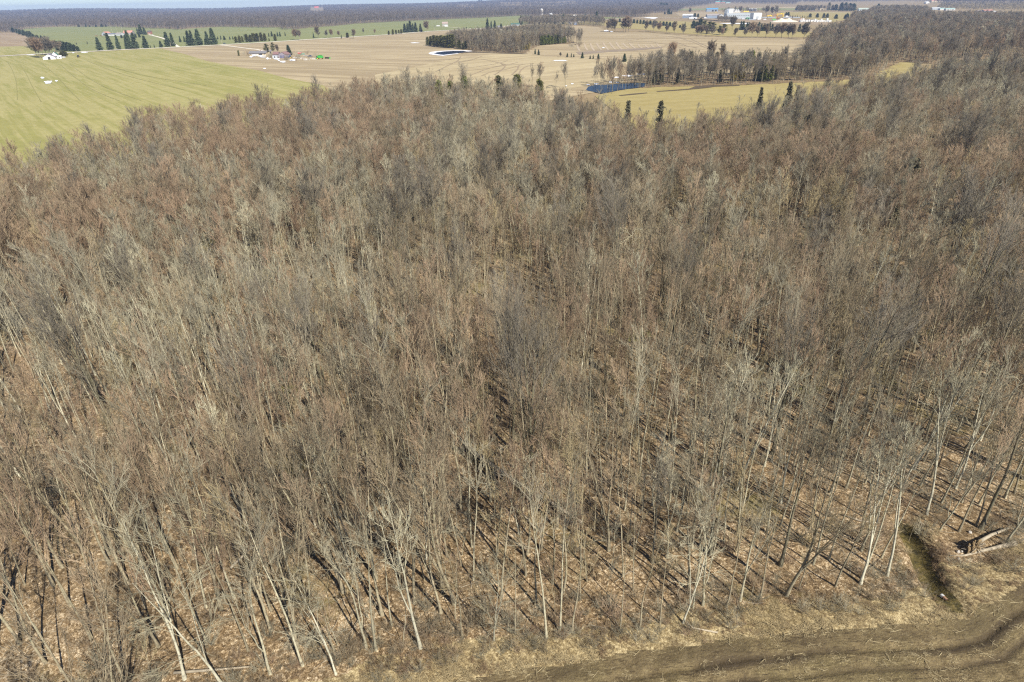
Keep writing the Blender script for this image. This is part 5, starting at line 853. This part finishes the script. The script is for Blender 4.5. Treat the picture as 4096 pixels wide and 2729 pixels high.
# silo
x_, y_ = zc(3, 1073, 142); p = G(x_, y_); H_ = height_for(x_, y_, zc(3, 0, 88)[1]); r_m = spanm(3, 1061, 1086, 142)/2; b = empty('silo', (*p, 0), 0, 'tall pale concrete silo with white domed top rising above the grove', 'silo')
Mesh().cyl((0, 0, H_/2), r_m, H_, seg=28).out('shaft', plain('silo_concrete', (.55, .52, .46), .9, .1, .5), b); Mesh().cyl((0, 0, H_+r_m*.3), r_m*1.03, r_m*.6, r2=r_m*.25, seg=28).out('dome', M_W, b)
for i in range(12): Mesh().cyl((0, 0, H_*(i+.5)/12.5), r_m*1.012, .15, seg=28).out('hoop', plain('hoop_steel', (.30, .29, .27), .6), b)
Mesh().box((0, -r_m-.25, H_/2), (.9, .5, H_*.97)).out('chute', plain('chute_steel', (.42, .41, .38), .6), b)
for z_, a0, a1, yb_, dp, wh_, rh_, rz_, w_, rf_, lb in [(3, 1205, 1225, 228, 7, 4, 2.4, .1, M_W, GREY_ROOF, 'small white house under the silo grove spruces'), (3, 1322, 1352, 224, 8, 3, 2, -.1, LGREY, TAUPE, 'low grey shed right of the silo grove'), (3, 1375, 1398, 230, 7, 4, 3, .3, plain('pale_blue_siding', (.38, .46, .62), .8), GREY_ROOF, 'pale blue house among hedgerow trees'),
        (3, 1368, 1392, 164, 9, 5, 3, .1, M_W, M_W, 'white house behind the silo grove'), (3, 1150, 1172, 150, 9, 5, 5, .4, M_W, SILVER, 'white gabled barn just right of the silo'), (3, 1325, 1345, 170, 7, 3, 2, 0, M_W, GREY_ROOF, 'small white shed behind the silo grove')]:
    building('farm_building', z_, a0, a1, yb_, dp, wh_, rh_, rz_, w_, rf_, lb, 'building', 'buildings of the silo farm', wins=2, doors=[(0, 1.4, 2.2, DARKM)])
# block works
building('shed', 7, 108, 250, 193, 22, 7.0, 3.0, R(-20), BLUEG, M_W, 'blue grey shed with bright white roof beside the road end', 'shed', wins=0, doors=[(.5, 5, 4.5, DARKM)], over=.8)
building('shed', 7, 205, 318, 205, 6, 3.2, 1.2, R(-4), M_W, M_W, 'white annex before the white roofed shed', 'shed', wins=0, doors=[(.4, 3, 2.6, DARKM)])
building('shed', 7, 457, 620, 97, 18, 8.5, 3.4, R(-6), BLUEG, BLUE, 'open fronted shed with bright blue roof', 'shed', wins=0, doors=[(.1, 7, 6, DARKM), (.6, 7, 6, DARKM)])
building('shed', 7, 465, 640, 195, 18, 7.0, 3.4, R(-3), BLUEG, TAUPE, 'long blue grey shed with taupe roof and white gable', 'shed', wins=0, doors=[])
building('shed', 7, 636, 706, 199, 22, 7.2, 3.4, R(-3), M_W, TAUPE, 'white gabled end hall joined to the taupe roofed shed', 'shed', ridge='y', wins=0)
building('factory_hall', 7, 745, 1130, 200, 26, 12.5, 1.2, R(-1), LGREY, M_W, 'long light grey factory hall with a row of dark vents', 'factory', wins=14, flat=True)
building('factory_hall', 7, 1132, 1250, 204, 27, 13.5, 1.0, R(-1), CWHITE, M_W, 'bright white end hall of the factory', 'factory', wins=0, flat=True, doors=[(0, 6, 6, LGREY)])
building('factory_tower', 7, 772, 840, 150, 16, 18, 1.0, R(-1), CWHITE, LGREY, 'white tower block above the factory roof', 'factory', wins=0, flat=True)
building('factory_tower', 7, 742, 774, 165, 14, 19, 1.0, R(-1), BLUEG, LGREY, 'blue grey tower block beside the white tower', 'factory', wins=0, flat=True)
for i, (x_, yt_) in enumerate([(718, 82), (735, 72), (751, 68)]):
    xx, yy = zc(7, x_, 170); p = G(xx, yy); h = height_for(xx, yy, zc(7, 0, yt_)[1]); b = empty('cement_silo', (*p, 0), 0, f'{("leftmost", "middle", "rightmost")[i]} grey cement silo at the left end of the factory', 'silo', 'cement silos'); Mesh().cyl((0, 0, h/2+1), 1.9, h-2, seg=18).out('tank', LGREY, b); Mesh().cyl((0, 0, h+.3), 1.9, .9, r2=.5, seg=18).out('cap', M_W, b)
for i in range(6):
    x_ = [1052, 1075, 1098, 1121, 1150, 1168][i]; xx, yy = zc(7, x_, 92); p = G(xx, yy); h = height_for(xx, yy, zc(7, 0, 48)[1]); r0_ = spanm(7, 0, 20, 92)/2; b = empty('grain_bin', (*p, 0), 0, f'{ordinal(i, 6)} blue grey grain bin behind the factory' if i in (0, 5) else f'{ORD[i]} blue grey grain bin from the left behind the factory', 'grain bin', 'grain bins'); Mesh().cyl((0, 0, h*.4), r0_, h*.8, seg=18).out('tank', BLUEG, b); Mesh().cyl((0, 0, h*.9), r0_*1.04, h*.2, r2=.5, seg=18).out('cone_roof', SILVER, b)
building('shed', 7, 842, 946, 112, 14, 8, 2, R(0), M_W, M_W, 'white shed standing behind the factory', 'shed', wins=3)
b = empty('roof_plant', (*place(7, 1047, 180), 12.9), R(-1), 'orange yellow machinery box on the factory roof', 'machinery'); b.location.y += 16; Mesh().box((0, 0, 1.4), (15, 4, 2.2)).out('housing', YEL, b); Mesh().box((0, -.3, .25), (16, 5, .4)).out('frame', SILVER, b)
def gantry(z, x0, x1, yb, yt, label):
    xx, yy = zc(z, (x0+x1)/2, yb); p = G(xx, yy); h = height_for(xx, yy, zc(z, 0, yt)[1]); L = spanm(z, x0, x1, yb); b = empty('gantry_crane', (*p, 0), R(8), label, 'crane')
    for sx in (-1, 1):
        for sy in (-1, 1): Mesh().beam((sx*L*.42, sy*3.5, 0), (sx*L*.42, sy*1.6, h-.8), .9).out('leg', YEL, b)
    for sy in (-1.6, 1.6): Mesh().box((0, sy, h-.4), (L, .9, 1.3)).out('girder', YEL, b)
    Mesh().box((L*.1, 0, h+.6), (3, 2.6, 1.2)).out('trolley', YEL, b)
gantry(7, 1465, 1570, 185, 128, 'tall yellow gantry crane behind the gravel heap')
gantry(7, 1330, 1400, 178, 152, 'small yellow gantry crane left of the tall one')
def excavator(z, x, y, s, label, mat):
    p = place(z, x, y); b = empty('excavator', (*p, 0), R(160), label, 'excavator', scale=s); Mesh().box((0, 0, 1.5), (3.2, 2.6, 1.3)).out('house', mat, b); Mesh().box((.9, .7, 2.6), (1.3, 1.1, 1.2)).out('cab', M_GLASS, b)
    for sy in (-1.1, 1.1): Mesh().box((0, sy, .45), (4, .6, .85)).out('track', M_BLACK, b)
    bo = Mesh().beam((1.4, 0, 2), (4, 0, 6.2), .55).beam((4, 0, 6.2), (6.3, 0, 3.6), .42).out('boom', mat, b); Mesh().box((6.5, 0, 3), (1.1, 1.2, 1)).out('bucket', mat, bo)
excavator(7, 1492, 206, 1.8, 'orange excavator with raised boom left of the gravel heap', plain('orange_paint', (.60, .22, .04), .5))
def heap(name, z, x0, x1, y, h, mat, label, seed=0):
    L = spanm(z, x0, x1, y); p = place(z, (x0+x1)/2, y); g = np.random.default_rng(seed); bm = bmesh.new(); n = 26; vs = {}
    for i in range(n+1):
        for j in range(13):
            u = i/n*2-1; v = j/12*2-1; r_ = max(0, 1-abs(u)**2.2)*max(0, 1-abs(v)**1.8); vs[i, j] = bm.verts.new((u*L/2, v*L*.22, h*r_*(.55+.45*math.sin(u*5+1+seed)**2)*(1+g.uniform(-.12, .12))+.0))
    for i in range(n):
        for j in range(12): bm.faces.new((vs[i, j], vs[i+1, j], vs[i+1, j+1], vs[i, j+1]))
    me = bpy.data.meshes.new(name); bm.to_mesh(me); bm.free(); me.materials.append(mat); o_ = link(name, me); o_.location = (*p, .05); tag(o_, label, 'heap')
heap('gravel_heap', 7, 1395, 1770, 246, 8, plain('pale_crushed_stone', (.60, .54, .43), .95, .1, .5), 'broad pale heap of crushed stone at the block works', 2)
heap('soil_heap', 7, 1770, 1900, 222, 5, plain('reddish_soil', (.33, .24, .17), .95, .2, .5), 'brown soil heap right of the pale stone heap', 5)
# concrete blocks in the yard, stacked steel
g = np.random.default_rng(21); bk = Mesh().box((0, 0, .5), (1, 1, 1)).out('concrete_block', M_W); bk_me = bk.data; bpy.data.objects.remove(bk); pos = []
for i in range(46):
    t_ = i/45; pos.append((1805+t_*450+g.uniform(-6, 6), 251-2*t_+g.uniform(-14, 0)))
pos.sort()
for i, (x_, y_) in enumerate(pos):
    p = place(7, x_, y_); s_ = g.uniform(.8, 1.3); o_ = link('concrete_block', bk_me); o_.location = (*p, 0); o_.rotation_euler = (0, 0, g.uniform(-.3, .3)); o_.scale = (3.0*s_, 2.4*s_, (5.5 if i % 9 == 4 else 2.6)*s_); j_ = i % 16; seg_ = ('left third', 'middle third', 'right third')[min(2, i//16)]; tall_ = 'tall' if i % 9 == 4 else 'low'; w_ord = ordinal(j_, 16 if i < 32 else 14)
    tag(o_, f'{w_ord} {"" if "most" in w_ord else ""}{tall_} white concrete block in the {seg_} of the long row', 'concrete block', 'white concrete blocks in a long row')
for i, (x0_, x1_, y_) in enumerate([(1255, 1330, 192), (1335, 1460, 190), (1560, 1690, 190), (1700, 1805, 192), (1060, 1170, 222)]):
    L = spanm(7, x0_, x1_, y_); p = place(7, (x0_+x1_)/2, y_); b = empty('steel_stack', (*p, 0), 0, ('grey stack of steel right of the white hall', 'long grey stack of steel before the small gantry', 'grey stack of steel behind the stone heap', 'grey stack of steel beside the brown soil heap', 'low grey stack before the white hall')[i], 'stack')
    Mesh().box((0, 0, .25), (L, 5, .4)).out('base', M_WOODP, b); Mesh().box((0, 0, 1.6), (L*.98, 4.4, 2.2)).out('steel', plain('dull_steel', (.28, .31, .34), .6, .2, .4), b)
for x_, y_, m_, kd, lb in [(985, 215, SILVER, 'van', 'silver van before the factory hall'), (1210, 220, CWHITE, 'van', 'white van before the white hall'), (1295, 222, CWHITE, 'pickup', 'white pickup right of the white hall'), (1435, 228, plain('bright_green_paint', (.15, .55, .12), .5), 'van', 'bright green truck left of the stone heap'), (1618, 178, CWHITE, 'van', 'white van behind the stone heap'), (920, 205, SILVER, 'pickup', 'silver pickup at the left of the factory hall'), (400, 190, CHAR, 'car', 'dark car between the blue grey sheds'), (440, 200, CWHITE, 'van', 'white van between the blue grey sheds'), (590, 112, YEL, 'pickup', 'yellow truck before the blue roofed shed')]:
    b = car(7, x_, y_, R(g.uniform(-15, 15)), m_, lb, 'vehicle', kd); b.scale = (1.7, 1.7, 1.7)
b = empty('dome_shelter', (*place(7, 1052, 208), 0), 0, 'round green roofed shelter before the factory hall', 'shelter'); o_ = Mesh().cyl((0, 0, 0), 4.5, 10, 'y', seg=20).out('cover', plain('green_fabric', (.14, .34, .20), .7), b); Mesh().box((0, -5.1, 1.4), (4, .2, 2.8)).out('door', DARKM, b)
# far farms
def farb(z, x0, x1, yb, yt, wall, roof, label, name='farm_building', rz=0, ridge='x', dp=14):
    xx, yy = zc(z, (x0+x1)/2, yb); h = max(3.5, height_for(xx, yy, zc(z, 0, yt)[1])); building(name, z, x0, x1, yb, dp, h*.6, h*.4, rz, wall, roof, label, 'building', 'buildings far off', ridge=ridge, wins=3, doors=[(.5, 2.5, 3, DARKM)])
farb(4, 757, 800, 40, 26, BLUEG, M_W, 'white roofed building under the far twin silos'); farb(4, 828, 925, 40, 22, PINK, TEAL, 'long teal roofed barn beside the far twin silos'); farb(4, 925, 970, 40, 28, M_W, TEAL, 'small teal and white barn at the far farm')
farb(4, 865, 905, 32, 16, M_W, M_W, 'white barn behind the long teal roofed barn')
for i, x_ in enumerate((783, 796)):
    xx, yy = zc(4, x_, 36); p = G(xx, yy); h = 22; b = empty('silo', (*p, ground_z(*p)), 0, ('left', 'right')[i]+' one of the far twin silos', 'silo', 'far twin silos'); Mesh().cyl((0, 0, h/2), 4, h, seg=18).out('shaft', LGREY, b); Mesh().cyl((0, 0, h+1), 4, 2, r2=1, seg=18).out('dome', M_W, b)
farb(4, 2150, 2240, 103, 75, LGREY, plain('pale_green_roof', (.36, .42, .36), .8), 'long pale hip roofed house at the corner of the far right wood', 'house', R(-10))
farb(4, 1790, 1828, 94, 64, BRICK, TAUPE, 'steep brick house among evergreens on the far rise', 'house', 0, 'y'); farb(4, 1868, 1898, 92, 78, M_W, M_W, 'small white house among evergreens on the far rise', 'house')
farb(11, 655, 722, 68, 28, M_W, M_W, 'white gabled barn on the far right horizon field', rz=R(10), ridge='y'); farb(11, 775, 905, 172, 130, LGREY, SILVER, 'long silver roofed shed in the far right yard', rz=R(-5)); farb(11, 905, 1000, 178, 138, M_W, plain('pale_teal_roof', (.30, .42, .38), .8), 'pale teal roofed barn in the far right yard'); farb(11, 1010, 1160, 182, 142, M_W, plain('pale_teal_roof', (.30, .42, .38), .8), 'second, longer pale teal roofed barn in the far right yard', rz=R(-6))
farb(11, 1560, 1650, 205, 180, PINK, TAUPE, 'low pinkish shed left of the red roofed barn at far right'); farb(11, 1665, 1810, 215, 168, BLUEG, PINK, 'blue grey barn with faded red roof at far right', rz=R(-8)); farb(11, 1830, 1882, 216, 193, M_W, M_W, 'small white box shed at far right'); farb(11, 755, 940, 50, 5, BRICK, PINK, 'big tan and brown house above the far right yard', 'house')
farb(10, 932, 970, 78, 46, M_W, M_W, 'white house alone in the distant woods', 'house', 0, 'y'); farb(10, 1845, 1905, 52, 30, M_W, M_W, 'white farm building on the distant ridge, left one'); farb(10, 1950, 1968, 52, 34, M_W, SILVER, 'small white building on the distant ridge, middle one'); farb(10, 2008, 2032, 52, 36, M_W, M_W, 'small white building on the distant ridge, right one'); farb(10, 1500, 1555, 68, 50, TEAL, M_W, 'greenish long building in the distant woods')
xx, yy = 1265, 40; building('barn', 2, 825, 862, 92, 16, 6, 9, 0, PINK, plain('bright_red_roof', (.62, .10, .05), .7), 'distant building with bright red roof in the woods', 'barn', wins=0)
# pylons on the skyline
def pylon(x, y, label):
    p = G(x, y); b = empty('transmission_tower', (*p, ground_z(*p)), 0, label, 'pylon', 'transmission towers on the skyline'); m = Mesh()
    for sx in (-1, 1):
        for sy in (-1, 1): m.beam((sx*5, sy*5, 0), (sx*1, sy*1, 40), .7)
    for k in range(5): m.beam((-5+k*.9, -5+k*.9, k*8), (4-k*.9, -4+k*.9, k*8+8), .5); m.beam((5-k*.9, -5+k*.9, k*8), (-4+k*.9, -4+k*.9, k*8+8), .5)
    m.out('tower', SILVER, b); m = Mesh()
    for z_, w_ in ((28, 9), (34, 7.5), (40, 6)): m.beam((-w_, 0, z_), (w_, 0, z_), .8)
    m.out('crossarm', SILVER, b)
PYL = [430, 545, 625, 710, 716, 790, 868, 938, 1005, 1015]
for i, x_ in enumerate(PYL): pylon(x_, 45-.02*x_, f'{ordinal(i, len(PYL))} steel transmission tower on the skyline' if i in (0, 9) else f'{ORD[i]} steel transmission tower from the left on the skyline')
# ------------------------------------------------------------------ details at the wood's edge
def log(pts, r0_, r1_, mat, label, name='fallen_log'):
    P = []
    for (x_, y_, dz) in pts: p = G(x_, y_); P.append((p[0], p[1], ground_z(*p)+dz))
    P = np.array([P]); n_ = P.shape[1]; V, Q = tubes(P, np.linspace(r0_, r1_, n_)[None], 10); V = np.concatenate([V, P[0, :1], P[0, -1:]]); caps = []
    o_ = link(name, mesh_np(name, V, [Q], [mat], smooth=True)); bm = bmesh.new(); bm.from_mesh(o_.data); bmesh.ops.holes_fill(bm, edges=bm.edges); bm.to_mesh(o_.data); bm.free(); return tag(o_, label, 'log')
M_DEAD = plain('bleached_wood', (.34, .29, .21), .9, .2, 3); M_DEADG = plain('grey_dead_wood', (.34, .29, .21), .9, .25, 2)
log([(4056, 2180, .25), (4020, 2188, .22), (3980, 2197, .2), (3930, 2206, .18), (3860, 2222, .15), (3800, 2224, .12)], .30, .06, M_DEAD, 'bleached fallen log with a white broken end near the ditch')
log([(1838, 1800, 1.6), (1940, 1870, 1.2), (2060, 1945, .9), (2200, 2020, .5), (2330, 2100, .3)], .32, .18, M_DEADG, 'long fallen trunk leaning across the centre of the wood')
log([(1950, 1890, .5), (2020, 1930, .5), (2080, 1960, .4)], .14, .1, M_DEAD, 'short pale snapped trunk lying over the long fallen trunk')
log([(1960, 1900, .2), (2060, 2020, .2), (2150, 2130, .2)], .16, .1, M_DEADG, 'thin fallen trunk below the long fallen trunk')
log([(700, 2700, .3), (860, 2690, .3), (1000, 2670, .3)], .14, .08, M_DEADG, 'fallen branch on the litter near the bottom of the wood')
log([(930, 2300, .9), (1010, 2240, 1.6), (1090, 2200, 2.2)], .13, .09, M_DEADG, 'broken trunk lying aslant in the left part of the wood')
log([(2870, 2535, .15), (2770, 2520, .2), (2740, 2500, .5)], .09, .04, M_DEAD, 'pale fallen bough at the field edge')
log([(3370, 2060, .15), (3440, 2085, .12), (3520, 2098, .15)], .11, .06, M_DEADG, 'dark fallen trunk lying behind the ditch head')
p0 = G(3766, 2381); p1 = G(3787, 2406); b = empty('drain_pipe', (*p0, ground_z(*p0)+.2), 0, 'short white drain pipe at the end of the ditch', 'pipe'); d_ = Vector((p1[0]-p0[0], p1[1]-p0[1], .15)); Mesh().beam((0, 0, 0), d_*.45, .0001).out('tmp', M_W, b) if 0 else None
V, Q = tubes(np.array([[(0, 0, 0), tuple(d_*.4)]]), np.array([[.2, .2]]), 14); link('outer_pipe', mesh_np('outer_pipe', V, [Q], [M_W], smooth=True), b); V, Q = tubes(np.array([[tuple(d_*.38), tuple(d_)]]), np.array([[.17, .17]]), 14); link('clay_pipe', mesh_np('clay_pipe', V, [Q], [plain('clay_pipe', (.36, .22, .14), .9)], smooth=True), b)
# upturned root plate beside the two dark trunks
g = np.random.default_rng(44); p = G(3895, 2200); b = empty('upturned_stump', (*p, ground_z(*p)), R(20), 'upturned root plate with pale splintered roots beside the fallen log', 'stump', None, .72); bm = bmesh.new(); bmesh.ops.create_icosphere(bm, subdivisions=4, radius=1)
for v in bm.verts: n_ = 1+.35*math.sin(v.co.x*7+v.co.z*5)*math.sin(v.co.y*6)+g.uniform(-.12, .12); v.co = Vector((v.co.x*1.3*n_, v.co.y*.55*n_, max(-.1, v.co.z*1.15*n_+.6)))
me = bpy.data.meshes.new('root_plate'); bm.to_mesh(me); bm.free(); me.materials.append(plain('earthy_roots', (.19, .135, .07), .95, .35, 3)); link('root_plate', me, b); a_ = g.uniform(0, 6.28, 26); D = np.stack([np.cos(a_), g.normal(0, .4, 26)-.5, np.sin(a_)*.9+.3], -1); P, Rr = grow(np.tile([0, -.2, .8], (26, 1)), D, g.uniform(1.0, 2.3, 26), np.full(26, .09), 5, -.08, .25, g, .25); V, Q = tubes(P, Rr, 5); link('roots', mesh_np('roots', V, [Q], [M_DEAD], smooth=True), b)
log([(3900, 2185, .5), (3960, 2150, .4), (4030, 2120, .3)], .22, .12, M_DEADG, 'fallen trunk of the upturned stump')
# a culvert mouth and burrow shadows are left to the relief; small rocks
rk = [(3848, 2205), (3835, 2232), (3880, 2130), (3832, 2206)]
for i, (x_, y_) in enumerate(rk):
    p = G(x_, y_); bm = bmesh.new(); bmesh.ops.create_icosphere(bm, subdivisions=2, radius=.12+.03*i)
    for v in bm.verts: v.co *= 1+g.uniform(-.2, .2)
    me = bpy.data.meshes.new('rock'); bm.to_mesh(me); bm.free(); me.materials.append(plain('pale_rock', (.42, .39, .34), .9)); o_ = link('rock', me); o_.location = (*p, ground_z(*p)+.08); tag(o_, f'{("third", "second", "rightmost", "leftmost")[i] if 0 else ("rightmost low", "lowest", "uppermost", "leftmost")[i]} of the pale rocks beside the upturned stump', 'rock', 'pale rocks by the stump')
M_GM = mat_litter('moss_and_grass', [(.15, (.05, .045, .015)), (.4, (.12, .12, .03)), (.65, (.19, .18, .055)), (.9, (.32, .27, .12))], (.06, .05, .02))
for i, (x_, y_, rx_, ry_) in enumerate([(2560, 1345, 70, 26), (2140, 1640, 50, 16), (3230, 1560, 60, 16), (1150, 1560, 55, 18)]):
    blob('moss_patch', 12, (x_-960)/.1699, (y_-160)/.1699, rx_/.1699, ry_/.1699, M_GM, 'green mossy patch on the leaf litter', .14 if i != 1 else .3, i)
# fallen branches
fb = [sticks(430+i, 4+i*2, 2.2-.4*i, .035-.008*i, (0, .25), .7, (M_DEADG, M_DEAD, M_DEADG)[i], 'fallen_branch') for i in range(3)]
X, Y = jitter([(-90, 5), (110, 20), (150, 150), (-150, 150)], 2.6, 71, .5); k = inpoly(X, Y, W_MAIN) & in_view(X, Y, 1, 100) & (np.abs(seg_dist(X, Y, DITCH)[0]) > 1.5); X = X[k]; Y = Y[k]; n = len(X); g = np.random.default_rng(6)
gn_scatter('fallen_branches', np.stack([X, Y, np.array([ground_z(a_, b_) if b_ < 90 else .09 for a_, b_ in zip(X, Y)])+.02], -1), g.integers(0, 3, n), np.stack([np.zeros(n), np.zeros(n), g.uniform(0, 6.28, n)], -1), np.stack([g.uniform(.6, 1.5, n)]*3, -1), fb, 'grey fallen branches strewn on the leaf litter')
# ------------------------------------------------------------------ the air
bm = bmesh.new(); bmesh.ops.create_cube(bm, size=1); me = bpy.data.meshes.new('haze'); 
for v in bm.verts: v.co = Vector((v.co.x*24000, v.co.y*24000, v.co.z*116+52))
bm.to_mesh(me); hm = bpy.data.materials.new('air'); hm.use_nodes = True; hm.node_tree.nodes.clear(); pv = hm.node_tree.nodes.new('ShaderNodeVolumePrincipled'); out = hm.node_tree.nodes.new('ShaderNodeOutputMaterial')
pv.inputs['Density'].default_value = HAZE; pv.inputs['Color'].default_value = (.50, .66, 1, 1); pv.inputs['Anisotropy'].default_value = 0; hm.node_tree.links.new(pv.outputs[0], out.inputs['Volume']); me.materials.append(hm)
tag(link('haze', me), 'thin bluish air over the whole countryside', kind='stuff')
